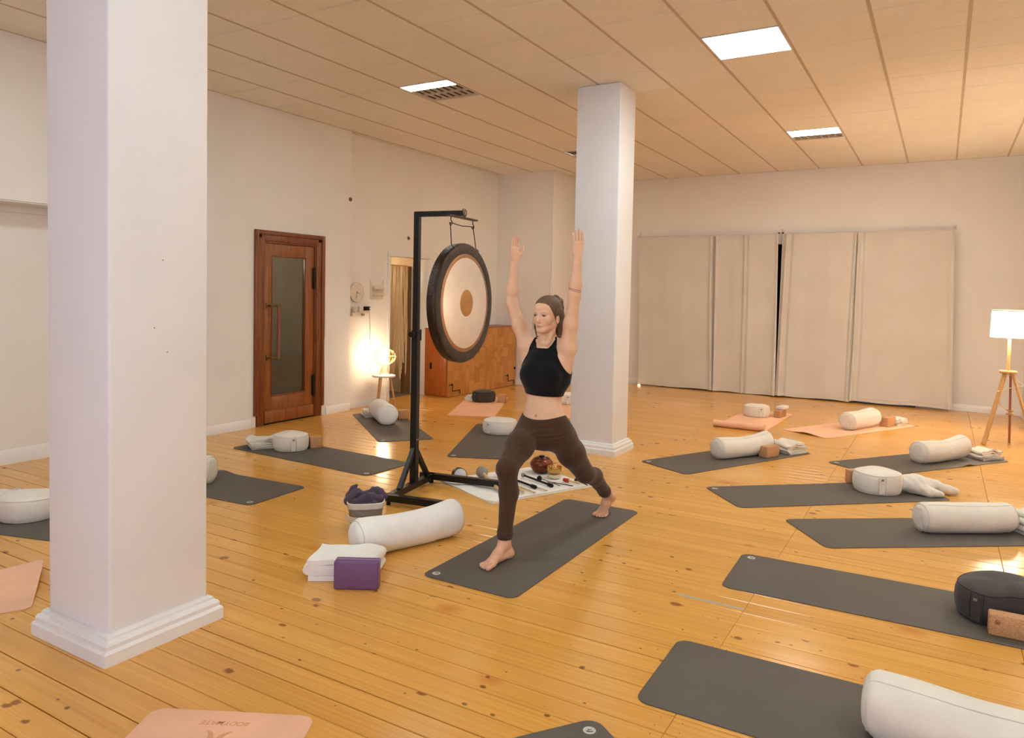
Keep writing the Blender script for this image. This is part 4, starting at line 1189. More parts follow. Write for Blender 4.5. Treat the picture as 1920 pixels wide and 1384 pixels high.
M_GFACE = hammered('polished_nickel_silver', (228, 218, 210), .32, .85, .05, 14, .04)
M_GBOSS = hammered('golden_brown_centre', (176, 128, 66), .45, .5, .1, 30)
mb = MB(); mb.lathe([(.43, -.062), (.440, -.060), (.4435, -.02), (.4435, .0), (.437, .010), (.425, .013)], 96); mb.lathe([(.43, -.062), (.435, -.02), (.428, .006)], 96); mb.build('rim', M_GRIM, gong, smooth=50)
mb = MB(); mb.lathe([(.4365, .0105), (.425, .0133), (.38, .013), (.362, .010)], 96); mb.build('dark_band', M_GRIM, gong, smooth=50)
mb = MB(); mb.lathe([(.364, .0105), (.355, .012), (.345, .0135), (.334, .0135)], 96); mb.build('copper_ring', M_GCOP, gong, smooth=50)
mb = MB(); mb.lathe([(.336, .0135), (.30, .0165), (.20, .019), (.12, .020), (0, .0205)], 96); mb.lathe([(.43, 0), (0, .006)], 96); mb.build('bright_face', M_GFACE, gong, smooth=50)
mb = MB(); mb.lathe([(.100, .0198), (.097, .0212), (.05, .0216), (0, .0218)], 48); mb.build('golden_centre', M_GBOSS, gong, smooth=50)
for s in (-1, 1):
    mb = MB(); mb.tube([(s * .175, .655 - .075, -.03), (s * .188, .42, -.01), (s * .190, .395, .016), (s * .190, .385, .0)], .0036, 8); mb.build('hanging_cord', M_BLACK, gong)
mb = MB(); mb.tube([(-.175, .582, -.03), (0, .572, -.03), (.175, .582, -.03)], .0036, 8); mb.build('hanging_cord', M_BLACK, gong)

# ------------------------------------------------------------------ floor lamp
M_LWOOD = wood('pale_oak_lamp_wood', (186, 140, 84), (212, 170, 112), (14, 14, 1.2), .45, 3, kind='World')
M_SHADE = emit('lit_white_shade', (1.0, .82, .58), 18.0)
fl_ = thing('floor_lamp', 'lit tripod floor lamp with white drum shade at the right edge', 'lamp', (.665, 9.99, 0))
mb = MB(); mb.lathe([(.188, 1.20), (.180, 1.515), (.176, 1.515), (.184, 1.20)], 48, None, True); mb.build('drum_shade', M_SHADE, fl_)
mb = MB(); mb.lathe([(.190, 1.198), (.1895, 1.212), (.184, 1.212), (.184, 1.198)], 48, None, True); mb.lathe([(.1815, 1.505), (.181, 1.519), (.1755, 1.519), (.1755, 1.505)], 48, None, True); mb.build('shade_trim', simple('cream_trim', (236, 214, 178), .6), fl_)
mb = MB(); mb.tube([(0, 0, .80), (0, 0, 1.30)], .017, 14); mb.build('pole', M_LWOOD, fl_)
mb = MB(); mb.rbox(-.085, .085, -.085, .085, .805, .835, .012, 2); mb.build('hub', M_LWOOD, fl_)
for k, (ex, ey) in enumerate(((-.215, -.255), (.045, .06), (.27, -.12))):
    mb = MB(); s_ = Vector((ex, ey, 0)).normalized() * .045
    mb.bar((s_.x, s_.y, .81), (ex, ey, .003), .044, .022); mb.build('leg', M_LWOOD if k != 1 else wood('reddish_leg_wood', (140, 74, 34), (168, 96, 48), (14, 14, 1.2), .4, 3, kind='World'), fl_, smooth=30)
mb = MB(); mb.tube([(.055, .05, .34), (.03, .05, .345)], .03, 12); mb.rbox(.0, .075, .025, .085, .325, .338, .003, 1); mb.rbox(.0, .075, .025, .085, .37, .383, .003, 1); mb.build('cord_winder', M_LWOOD, fl_)
mb = MB(); mb.tube([(.0, .02, .80), (.10, -.03, .72), (.16, -.06, .68), (.02, -.05, .64), (-.10, -.12, .60), (-.06, -.02, .44), (.02, .04, .36)], .004, 6); mb.build('power_cord', simple('cream_cord', (226, 208, 176), .6), fl_)
mb = MB(); mb.lathe([(0, -.05), (.03, -.03), (.035, 0), (.02, .04), (0, .05)], 20, Matrix.Translation((0, 0, 1.36))); mb.build('bulb', emit('warm_bulb', LAMP_C, 1100), fl_)

# ------------------------------------------------------------------ stool with rib lamp
M_STW = simple('white_stool_top', (230, 224, 214), .4); M_BEECH = wood('beech_legs', (188, 142, 92), (214, 172, 122), (14, 14, 1.2), .45, 3, kind='World')
st = thing('side_stool', 'small round white stool with wooden legs beside the doorway', 'stool', (-6.625, 7.79, 0))
mb = MB(); mb.lathe([(0, .415), (.150, .415), (.158, .420), (.160, .428), (.158, .438), (.150, .441), (0, .441)], 48); mb.build('seat_top', M_STW, st)
for k in range(3):
    a = math.radians(-75 + 120 * k); mb = MB(); mb.tube([(.085 * math.cos(a), .085 * math.sin(a), .416), (.165 * math.cos(a), .165 * math.sin(a), .002)], [.017, .010], 12); mb.build('leg', M_BEECH, st)
M_RIB = simple('bent_birch', (214, 160, 96), .5)
lm = thing('table_lamp', 'glowing oval rib lamp on the small white stool', 'lamp', (-6.625, 7.79, .4415))
for k in range(3):
    a = math.radians(30 + 120 * k); mb = MB(); mb.tube([(.022 * math.cos(a), .022 * math.sin(a), .140), (.085 * math.cos(a), .085 * math.sin(a), .002)], [.007, .005], 8); mb.build('foot', M_RIB, lm)
rz, rx, zc = .118, .162, .252
nr_ = 22
for k in range(nr_):
    a = 2 * PI * k / nr_; P = []
    for j in range(13):
        b_ = -1.25 + 2.5 * j / 12; P.append((rx * math.cos(b_) * math.cos(a), rx * math.cos(b_) * math.sin(a), zc + rz * math.sin(b_)))
    mb = MB(); mb.tube(P, .0026, 5); mb.build('rib', M_RIB, lm)
for (rr_, zz) in ((rx * 1.0, zc), (rx * math.cos(1.25), zc + rz * math.sin(1.25)), (rx * math.cos(1.25), zc - rz * math.sin(1.25))):
    mb = MB(); mb.tube([(rr_ * math.cos(2 * PI * k / 40), rr_ * math.sin(2 * PI * k / 40), zz) for k in range(41)], .004, 6, False); mb.build('hoop', M_RIB, lm)
mb = MB(); mb.lathe([(0, .152), (.052, .152), (.055, .16), (.055, .35), (.052, .358), (0, .358)], 32); mb.build('glowing_cylinder', emit('lamp_cylinder', (1.0, .80, .52), 50.0), lm)

# ------------------------------------------------------------------ things on the left wall
M_CLOCK = simple('white_clock_face', (222, 208, 188), .5); M_HANDS = simple('grey_hands', (120, 104, 88), .5)
RX = Matrix.Rotation(PI / 2, 4, 'Y')
ck = thing('wall_clock', 'round white wall clock above the small shelf', 'clock', (XLR + .001, 7.475, 1.575))
mb = MB(); mb.lathe([(0, 0), (.132, 0), (.136, .008), (.136, .026), (.130, .030), (.126, .024), (0, .022)], 48, RX); mb.build('case', M_CLOCK, ck)
for an, ln in ((3.35, .085), (1.9, .05)):
    mb = MB(); mb.bar((.026, 0, 0), (.026, -math.sin(an) * ln * -1, math.cos(an) * ln), .006, .003, up=(1, 0, 0)); mb.build('hand', M_HANDS, ck)
mb = MB(); mb.lathe([(0, .030), (.007, .029), (.007, .022)], 12, RX); mb.build('hub', M_HANDS, ck)
og = thing('wall_rack', 'white wall rack with two shallow trays right of the clock', 'rack', (XLR + .001, 7.895, 1.61))
mb = MB()
top_ = [(-.135, .14), (-.12, .09), (-.08, .07), (0, .065), (.08, .07), (.12, .09), (.135, .14)]
poly = top_[::-1] + [(-.135, -.10), (-.11, -.13), (.11, -.13), (.135, -.10)]
mb.add([(0.0, y_, z_) for y_, z_ in poly] + [(.010, y_, z_) for y_, z_ in poly], [tuple(range(len(poly))), tuple(range(2 * len(poly) - 1, len(poly) - 1, -1))] + [(i, (i + 1) % len(poly), len(poly) + (i + 1) % len(poly), len(poly) + i) for i in range(len(poly))])
mb.build('back_plate', M_CLOCK, og, smooth=0)
for z_ in (.01, -.075):
    mb = MB(); mb.rbox(.010, .065, -.10, .10, z_, z_ + .035, .006); mb.build('tray', M_CLOCK, og)
sh = thing('wall_shelf', 'narrow white wall shelf under the clock', 'shelf', (XLR + .001, 7.48, 1.29))
mb = MB(); mb.rbox(0, .09, -.17, .16, 0, .014, .003); mb.build('board', M_CLOCK, sh)
for y_ in (-.12, .11):
    mb = MB(); mb.rbox(0, .06, y_ - .006, y_ + .006, -.035, .0, .003); mb.build('bracket', M_CLOCK, sh)
for (y_, w_, h_, lab) in ((7.415, .055, .075, 'small pale box on the left of the wall shelf'), (7.515, .075, .080, 'wider pale box on the wall shelf beside the black adapter')):
    mb = MB(); mb.rbox(-.03, .03, -w_ / 2, w_ / 2, 0, h_, .005); o = thing('small_box', lab, 'box', (XLR + .045, y_, 1.3045)); mb.build('carton', M_CLOCK, o); mb = MB(); mb.rbox(-.031, .031, -w_ / 2 - .001, w_ / 2 + .001, h_ * .72, h_ * .76, .001, 1); mb.build('lid_line', M_SEAM, o)
pa = thing('power_adapter', 'black plug adapter on the wall at the end of the shelf', 'adapter', (XLR + .001, 7.675, 1.355))
mb = MB(); mb.rbox(0, .045, -.055, .03, -.028, .028, .004); mb.build('housing', M_BLACK, pa); mb = MB(); mb.rbox(.005, .040, .03, .055, -.024, -.010, .003); mb.build('prong', M_BLACK, pa); mb = MB(); mb.rbox(.005, .040, .03, .055, .010, .024, .003); mb.build('prong', M_BLACK, pa)
mb = MB(); mb.tube([(XLR + .012, 7.74, 1.325), (XLR + .010, 7.765, 1.1), (XLR + .010, 7.765, .75), (XLR + .012, 7.76, .52), (XLR + .06, 7.76, .447), (-6.66, 7.785, .447)], .0035, 6)
tag(mb.build('lamp_cord', simple('white_cord', (218, 200, 176), .6)), 'thin white cord running down the wall to the rib lamp', 'cord')
for (y_, z_, x_, lab) in ((7.262, 2.80, XL, 'small brown wall plug high on the corner above the clock'), (8.596, 2.389, XLR, 'small grey wall button above the open doorway')):
    mb = MB(); mb.lathe([(0, .020), (.016, .018), (.020, .010), (.022, 0)], 16, Matrix.Translation((x_, y_, z_)) @ RX); mb.lathe([(.026, .004), (.030, .002), (.030, 0)], 16, Matrix.Translation((x_, y_, z_)) @ RX)
    tag(mb.build('wall_fitting', simple('brown_fitting', (122, 92, 66), .5)), lab, 'wall fitting')

nl = thing('night_light', 'tiny glowing light on the floor at the foot of the leftmost curtain', 'light', (-4.62, 12.36, 0))
mb = MB(); mb.lathe([(0, .028), (.02, .026), (.026, .018), (.026, .004), (.022, 0), (0, 0)], 20); mb.build('glow_cap', emit('tiny_warm_glow', (1, .76, .5), 2.2), nl)
mb = MB(); mb.lathe([(.0262, .005), (.029, .004), (.029, 0), (.024, 0)], 20); mb.build('base_ring', M_RAILW, nl)

# ------------------------------------------------------------------ string curtain in the doorway
M_MAC = simple('macrame_cotton', (206, 182, 142), .9, bump_s=.4, bump_scale=160)
mc = thing('string_curtain', 'beige knotted string curtain hanging in the open doorway', 'curtain', (-7.13, 8.55, 1.99))
mb = MB(); mb.tube([(0, -.36, 0), (0, .36, 0)], .010, 10); mb.build('rod', M_LWOOD, mc)
rr = random.Random(11)
for k in range(34):
    y_ = -.34 + .70 * k / 33 + rr.uniform(-.006, .006); ln = 1.62 + .12 * math.sin(k * .8) + rr.uniform(-.06, .06)
    P = []; R_ = []
    for j in range(17):
        q = j / 16; P.append((.006 * math.sin(9 * q + k), y_ + .006 * math.sin(5 * q + 1.7 * k), -ln * q)); R_.append(.0062 + (.004 if (j + k) % 6 == 0 else 0))
    mb = MB(); mb.tube(P, R_, 6); mb.build('string', M_MAC, mc)
mb = MB(); mb.box(-7.26, -7.172, 8.94, 9.062, 0, 1.99)
struct(mb.build('trim_3', simple('olive_brown_frame', (112, 84, 50), .5, kind='World'), smooth=0))

# ------------------------------------------------------------------ parquet box
pb = thing('parquet_box', 'low parquet clad wooden box against the left wall behind the gong', 'wooden box', (-6.65, 10.045, 0))
M_PEND = wood('orange_brown_panel', (150, 74, 28), (176, 98, 42), (14, 14, 1.0), .35, 2.4, kind='World')
def pq_mat():
    m, nt, b = new_mat('parquet_block_wood')
    oi = N(nt, 'ShaderNodeObjectInfo')
    v = coords(nt, 'Object', (30, 3, 3))
    n = noise_tex(nt, v, 4, 5, .6)
    c = ramp(nt, oi.outputs['Random'], [(0, lin((184, 122, 58))), (.5, lin((200, 138, 68))), (1, lin((214, 154, 84)))])
    L(nt, mix(nt, mathn(nt, 'MULTIPLY', n, .35), c, lin((168, 104, 48))), b.inputs['Base Color']); b.inputs['Roughness'].default_value = .4
    return m
M_PQ = pq_mat()
mb = MB(); mb.box(-.21, .213, -1.015, 1.03, .002, 1.03); mb.build('carcass', M_PEND, pb, smooth=0)
mb = MB(); mb.rbox(-.205, .20, -1.032, -1.014, .03, 1.02, .004); dr = mb.build('end_door', M_PEND, pb)
mb = MB(); mb.rbox(-.10, -.07, -1.045, -1.03, .42, .52, .006); mb.build('pull', M_BLACK, dr)
mb = MB(); mb.rbox(-.215, .232, -1.03, 1.035, 1.028, 1.045, .004); mb.build('top_board', M_PEND, pb)
unit = MB(); unit.rbox(0, .012, -.5, .5, -.5, .5, .002, 1)
uo = None
yq = -1.012
while yq < 1.02:
    w_ = rr.choice([.075, .10, .13, .15]); w_ = min(w_, 1.028 - yq); zq = .006
    if w_ < .02: break
    while zq < 1.025:
        h_ = min(rr.choice([.07, .10, .15, .20]), 1.028 - zq)
        if 1.028 - (zq + h_) < .03: h_ = 1.028 - zq
        if uo is None: uo = unit.build('parquet_block', M_PQ, pb, smooth=0); o = uo
        else: o = bpy.data.objects.new('parquet_block', uo.data); col.objects.link(o); o.parent = pb
        o.location = (.212 + rr.uniform(0, .0015), yq + w_ / 2, zq + h_ / 2); o.scale = (1, w_ - .0012, h_ - .0012)
        if rr.random() < .5: o.rotation_euler = (PI / 2, 0, 0); o.scale = (1, h_ - .0012, w_ - .0012)
        zq += h_
    yq += w_
for y_ in (-.96, .70):
    mb = MB(); mb.tube([(.232, y_ - .03, .19), (.236, y_ + .06, .19), (.236, y_ + .06, .09), (.236, y_ + .26, .09), (.236, y_ + .26, .03)], .006, 8); mb.lathe([(0, .012), (.016, .01), (.018, 0)], 12, Matrix.Translation((.226, y_ + .05, .19)) @ RX); mb.build('latch', M_BLACK, pb)
for (y_, z_) in ((.93, .96), (.98, .30)):
    mb = MB(); mb.lathe([(0, .02), (.02, .016), (.022, 0)], 12, Matrix.Translation((.226, y_, z_)) @ RX); mb.build('stud', M_BLACK, pb)
# ------------------------------------------------------------------ sound instruments on a white blanket
CA = math.radians(65); cdx, cdy = Vector((math.cos(CA), math.sin(CA), 0)), Vector((-math.sin(CA), math.cos(CA), 0))
CO = Vector((-3.03, 5.27, 0))
bl = thing('floor_blanket', 'white blanket spread on the floor under the sound instruments', 'blanket', tuple(CO), CA)
mb = MB(); rings = []
for i in range(41):
    u = -.5 + i / 40; A, B = [], []
    for j in range(29):
        v = -.4 + .8 * j / 28
        z = .010 + .0035 * hnoise(u * 6, v * 6, 1.0) + .003 * hnoise(u * 17, v * 15, 3.0)
        if u < -.25: z += .03 * max(0, hnoise(u * 5 + 3, v * 5, 2.)) * (-.25 - u) * 4
        A.append((u, v, max(z, .004))); B.append((u, v, .001))
    rings.append(A + B[::-1])
mb.grid(rings, close_v=True); n_ = len(rings[0]); mb.f.append(tuple(range(n_))); mb.f.append(tuple(40 * n_ + k for k in reversed(range(n_))))
mb.build('cloth', M_WHITE, bl, smooth=60)
mb = MB(); mb.tube([(-.49 + .98 * k / 20, -.392, .014) for k in range(21)], .0025, 6); mb.build('hem', M_SEAM, bl)
BZ = .0155
def fpt(px, py, z=BZ): return Vector((px, py, z))
M_COPD = hammered('dark_copper', (112, 62, 44), .28, .9, .08, 20)
M_GOLD = hammered('brass_gold', (206, 164, 92), .22, 1.0, .5, 70)
td = thing('tongue_drum', 'dark copper steel drum with a knob, standing on the white blanket', 'drum', (-3.02, 5.70, BZ))
mb = MB(); mb.lathe([(0, 0), (.055, 0), (.078, .014), (.098, .045), (.104, .075), (.098, .098), (.075, .122), (.040, .135), (0, .138)], 48); mb.build('shell', M_COPD, td)
mb = MB(); mb.lathe([(.022, .136), (.024, .144), (.020, .150), (0, .151)], 24); mb.build('knob', M_BLACK, td)
for k in range(7):
    a = 2 * PI * k / 7; T_ = Matrix.Translation((.060 * math.cos(a), .060 * math.sin(a), .1290)) @ Matrix.Rotation(a, 4, 'Z') @ Matrix.Rotation(.42, 4, 'Y')
    mb = MB(); mb.tube([(.016 * math.cos(q), .010 * math.sin(q), .0) for q in [2 * PI * i / 14 for i in range(15)]], .0012, 5, False, T_); mb.build('tongue_slot', M_BLACK, td)
sb = thing('singing_bowl', 'golden singing bowl on a ring cushion in front of the copper drum', 'singing bowl', (-2.835, 5.585, BZ))
mb = MB(); mb.lathe([(.030, .0), (.052, .002), (.060, .018), (.054, .034), (.034, .036), (.026, .018)], 32, None, True); mb.build('ring_cushion', simple('beige_cushion', (204, 186, 150), .8, bump_s=.3), sb)
mb = MB(); mb.lathe([(0, .030), (.030, .031), (.052, .045), (.063, .070), (.0655, .098), (.0615, .098), (.058, .072), (.048, .050), (.028, .037), (0, .036)], 48); mb.build('bowl', M_GOLD, sb)
M_SUEDE = simple('grey_felt', (152, 138, 124), .95, bump_s=.4, bump_scale=120); M_STICK = wood('beech_stick', (196, 160, 110), (222, 190, 142), (2, 20, 20), .5, 3)
M_RED = simple('red_rubber', (178, 44, 30), .45)
def mallet(name, label, a, b, hr, sr, mh, ms, hl=None, cat='mallet', grip=None, hz=None):
    """head at a, stick end at b (world xy)"""
    a = Vector((a[0], a[1], BZ + (hz if hz is not None else hr))); b = Vector((b[0], b[1], BZ + sr * 1.2))
    t = thing(name, label, cat, (a.x, a.y, BZ), 0, 'mallets and sticks on the white blanket'); d = b - a; zh = a.z - BZ
    o_ = Vector((0, 0, zh)); e_ = o_ + d
    dn = d.normalized()
    if hl is None:
        q = dn.to_track_quat('Z', 'Y').to_matrix().to_4x4()
        mb = MB(); mb.lathe([(0, -hr)] + [(hr * math.cos(x), hr * math.sin(x)) for x in [-1.3 + 2.6 * i / 12 for i in range(13)]] + [(0, hr)], 24, Matrix.Translation(o_) @ q); mb.build('head', mh, t)
    else:
        mb = MB(); mb.tube([o_ - dn * hl * .5, o_ - dn * hl * .4, o_ + dn * hl * .4, o_ + dn * hl * .5], [hr * .7, hr, hr, hr * .7], 16); mb.build('head', mh, t)
    mb = MB(); mb.tube([o_, o_ + d * .5, e_], [sr * .9, sr, sr], 10); mb.build('stick', ms, t)
    if grip:
        mb = MB(); mb.tube([e_ - dn * grip, e_ - dn * .01, e_], [sr * 1.7, sr * 1.8, sr * 1.0], 12); mb.build('grip', M_BLACK, t)
    return t
mallet('gong_mallet', 'large gong mallet with grey felt ball, leftmost on the blanket', (-3.34, 5.22), (-2.98, 4.92), .052, .013, M_SUEDE, M_STICK)
mallet('gong_mallet', 'large gong mallet with grey felt ball, half hidden by the front leg', (-3.22, 5.34), (-2.80, 4.98), .052, .013, M_SUEDE, M_STICK)
mallet('drum_stick', 'thin bare wooden stick nearest the blanket edge', (-3.06, 5.20), (-2.73, 5.05), .006, .006, M_STICK, M_STICK, hl=.02)
mallet('drum_stick', 'thin bare wooden stick beside the black mallets', (-3.02, 5.30), (-2.68, 5.16), .005, .005, M_STICK, M_STICK, hl=.02)
mallet('black_mallet', 'black mallet with padded grip, nearer the front leg', (-3.12, 5.32), (-2.79, 5.18), .012, .009, M_BLACK, M_BLACK, hl=.05, grip=.06)
mallet('black_mallet', 'long black mallet with a pale ball head beside the copper drum', (-3.06, 5.44), (-2.70, 5.30), .020, .009, M_SUEDE, M_BLACK, grip=.06)
mallet('black_mallet', 'short mallet with a black ball head before the golden bowl', (-2.89, 5.42), (-2.665, 5.36), .022, .004, M_BLACK, M_HANDS)
mallet('drum_stick', 'thin dark rod between the ball mallet and the red mallet', (-2.80, 5.42), (-2.575, 5.415), .005, .004, M_HANDS, M_BLACK, hl=.03)
mallet('red_mallet', 'small mallet with a red head and wooden stick', (-2.685, 5.515), (-2.555, 5.505), .016, .009, M_RED, M_STICK, hl=.055)
mallet('chime_beater', 'short black beater with a small ball, left of a pair', (-2.625, 5.575), (-2.482, 5.505), .013, .004, M_BLACK, M_BLACK)
mallet('chime_beater', 'short black beater with a small ball, right of a pair', (-2.565, 5.62), (-2.462, 5.545), .013, .004, M_BLACK, M_BLACK)
fd = thing('frame_drum', 'small black drum with white skin standing at the blanket corner', 'drum', (-3.47, 5.07, .001), 0)
q = Vector((.75, -.66, .12)).normalized().to_track_quat('Z', 'Y').to_matrix().to_4x4(); T_ = Matrix.Translation((0, 0, .056)) @ q
mb = MB(); mb.lathe([(.056, .03), (.058, .028), (.056, -.06), (.05, -.062), (0, -.062)], 40, T_); mb.build('body', M_BLACK, fd)
mb = MB(); mb.lathe([(0, .0302), (.05, .0302), (.053, .029)], 40, T_); mb.build('skin', simple('pale_drum_skin', (214, 206, 204), .5), fd)
mb = MB(); mb.box(-.012, -.009, -.03, -.005, .0304, .0308, T_); mb.box(-.012, .008, -.008, -.005, .0304, .0308, T_); mb.build('mark', M_HANDS, fd, smooth=0)
sr_ = thing('seed_rattle', 'heap of black and white seed shells strung together on the blanket corner', 'rattle', (-2.68, 5.86, BZ))
rr = random.Random(5)
bw, bb = MB(), MB()
for k in range(230):
    u = rr.random(); a = Vector((-.10 + .36 * u, .075 * math.sin(5 * u) - .16 * u + rr.uniform(-.045, .045), rr.uniform(.006, .045) * (1 - .5 * u)))
    d = Vector((rr.uniform(-1, 1), rr.uniform(-1, 1), rr.uniform(-.6, .6))).normalized() * rr.uniform(.008, .016)
    a.z = max(a.z, .011)
    (bw if rr.random() < .28 else bb).tube([a - d, a, a + d], [.002, .006, .002], 6)
o = bb.build('dark_seeds', M_BLACK, sr_); o['kind'] = 'stuff'
o = bw.build('pale_seeds', M_CREAM, sr_); o['kind'] = 'stuff'
# ------------------------------------------------------------------ person in a high lunge
PO = np.array((-2.165, 4.20, MZ))                    # origin on the mat
person = thing('person', 'barefoot person in black crop top and brown leggings, lunging with both arms raised', 'person', tuple(PO))
cx, ZM = -2.165, MZ + .0006
Hc = np.array((-2.150, 4.085, 1.461)); HF = np.array((-.103, -.9947, 0)); HS = np.array((.9947, -.103, 0)); HU = np.array((0, 0, 1.))
HR = np.stack([HS, HF, HU], 1)                       # columns: her left, forward, up
def W_(s, f, u): return Hc + HS * s + HF * f + HU * u
RS, LS = np.array((cx - .148, 4.118, 1.262)), np.array((cx + .150, 4.118, 1.268))
RE, LE = np.array((-2.418, 4.095, 1.537)), np.array((-1.968, 4.100, 1.590))
RW, LW = np.array((-2.401, 4.095, 1.806)), np.array((-1.950, 4.100, 1.832))
RH, LH = np.array((cx - .088, 4.095, .725)), np.array((cx + .088, 4.13, .725))
RK, LK = np.array((-2.212, 3.735, .548)), np.array((-2.036, 4.47, .392))
RA, LA = np.array((-2.208, 3.712, .100)), np.array((-2.036, 4.865, .165))

def body_prims(F):
    # trunk
    F.ell((cx, 4.115, .705), (.160, .112, .105), .03)
    for s in (-1, 1): F.ell((cx + s * .075, 4.185, .685), (.085, .080, .088), .04)
    F.cone((cx, 4.105, .74), (cx, 4.098, .88), .108, .092, .05)
    F.ell((cx, 4.098, .86), (.125, .090, .13), .04)
    F.ell((cx, 4.098, .80), (.134, .094, .09), .04)
    F.ell((cx, 4.105, 1.04), (.142, .100, .155), .04)
    F.ell((cx, 4.112, 1.165), (.138, .086, .105), .04)
    for s in (-1, 1):
        F.ell((cx + s * .066, 4.038, 1.085), (.068, .046, .066), .055)
        F.cone((cx + s * .115, 4.125, 1.06), (cx + s * .148, 4.12, 1.245), .048, .050, .04)
        F.cone((cx + s * .03, 4.135, 1.29), (cx + s * .140, 4.122, 1.268), .036, .045, .03)
        F.cone((cx + s * .02, 4.075, 1.245), (cx + s * .13, 4.10, 1.262), .012, .016, .02)      # collar bone
    F.cone((cx + .002, 4.135, 1.22), W_(0, -.018, -.07), .052, .0475, .035)
    F.cone(W_(.02, .02, -.175), W_(.050, -.02, -.055), .012, .013, .025)                          # neck tendons
    F.cone(W_(-.02, .02, -.175), W_(-.050, -.02, -.055), .012, .013, .025)
    # arms
    for S, E_, Wr in ((RS, RE, RW), (LS, LE, LW)):
        m_ = S + (E_ - S) * .45; F.chain([S, m_, E_], [.050, .043, .036], .03)
        q = E_ + (Wr - E_) * .28; F.chain([E_, q, Wr], [.036, .037, .0245], .025)
    # legs
    F.chain([RH, RH + (RK - RH) * .5 + np.array((0, 0, .012)), RK], [.092, .080, .058], .04)
    F.chain([RK, RK + (RA - RK) * .33 + np.array((0, .030, 0)), RA + np.array((0, .004, .06)), RA], [.056, .052, .037, .034], .03)
    F.ell(RK + np.array((0, -.014, .004)), (.044, .045, .050), .02)
    F.chain([LH, LH + (LK - LH) * .5 + np.array((0, -.008, .0)), LK], [.094, .082, .058], .04)
    F.chain([LK, LK + (LA - LK) * .33 + np.array((0, .016, .026)), LA + (LK - LA) * .16, LA], [.056, .053, .037, .034], .03)
    feet_prims(F)

def feet_prims(F):
    def foot(ankle, heel, ball, inst, toes, rr_):
        F.cone(ankle, heel, .034, .030, .02); F.cone(ankle, inst, .033, .027, .02); F.cone(inst, ball, .027, .022, .02)
        F.cone(heel, ball, .027, .020, .02)
        c0 = np.mean([t_[0] for t_ in toes], 0)
        for (a, b), r_ in zip(toes, rr_):
            F.cone(inst, a, .020, r_ * 1.10, .010); F.cone(a, b, r_ * 1.0, r_, .0018)
    z = ZM
    foot(RA, np.array((-2.192, 3.742, z + .030)), np.array((-2.212, 3.575, z + .020)), np.array((-2.212, 3.635, z + .046)),
         [(np.array((-2.186, 3.560, z + .017)), np.array((-2.187, 3.498, z + .013))), (np.array((-2.208, 3.560, z + .014)), np.array((-2.212, 3.499, z + .010))),
          (np.array((-2.226, 3.563, z + .012)), np.array((-2.232, 3.508, z + .009))), (np.array((-2.241, 3.570, z + .011)), np.array((-2.249, 3.521, z + .009))),
          (np.array((-2.253, 3.582, z + .011)), np.array((-2.263, 3.541, z + .009)))], [.0145, .0098, .0092, .0088, .0085])
    foot(LA, np.array((-2.034, 4.940, z + .115)), np.array((-2.058, 4.855, z + .030)), np.array((-2.05, 4.855, z + .085)),
         [(np.array((-2.094, 4.838, z + .020)), np.array((-2.106, 4.795, z + .013))), (np.array((-2.073, 4.834, z + .017)), np.array((-2.081, 4.787, z + .010))),
          (np.array((-2.056, 4.836, z + .016)), np.array((-2.061, 4.789, z + .009))), (np.array((-2.041, 4.842, z + .015)), np.array((-2.043, 4.797, z + .009))),
          (np.array((-2.027, 4.850, z + .014)), np.array((-2.027, 4.811, z + .0085)))], [.0145, .0098, .0092, .0088, .0085])

def head_prims(F):
    R = HR
    e = lambda c, r, k=.02, **kw: F.ell(W_(*c), r, k, R, **kw)
    e((0, -.018, .035), (.073, .092, .088), .03)
    e((0, .034, .043), (.061, .050, .056), .03)
    e((0, .028, -.028), (.058, .058, .065), .03)
    e((0, .030, -.068), (.038, .046, .034), .025)
    for s in (-1, 1):
        F.cone(W_(s * .046, -.002, -.052), W_(s * .014, .064, -.093), .0155, .0155, .02)
        e((s * .036, .053, -.027), (.022, .020, .020), .030)
    e((0, .071, -.093), (.018, .016, .014), .016)
    F.cone(W_(0, .082, .004), W_(0, .101, -.034), .0045, .0075, .010)
    e((0, .101, -.0345), (.0085, .0105, .0080), .007)
    for s in (-1, 1): e((s * .0090, .092, -.0380), (.0064, .0088, .0056), .006)
    for s in (-1, 1):
        F.cone(W_(s * .020, .083, .0175), W_(s * .046, .069, .0185), .0045, .0050, .014)
        e((s * .031, .0955, .000), (.0175, .0112, .0090), .009, carve=True)
        e((s * .031, .0735, .0005), (.0140, .0125, .0105), .0035)
    e((0, .0832, -.0625), (.0240, .0070, .0036), .007)
    e((0, .0825, -.0695), (.0205, .0072, .0042), .007)
    e((0, .0895, -.0660), (.0240, .0035, .0010), .002, carve=True)
    for s in (-1, 1):
        e((s * .0750, -.012, -.024), (.0075, .016, .028), .006)
        e((s * .0825, -.008, -.020), (.004, .008, .015), .004, carve=True)

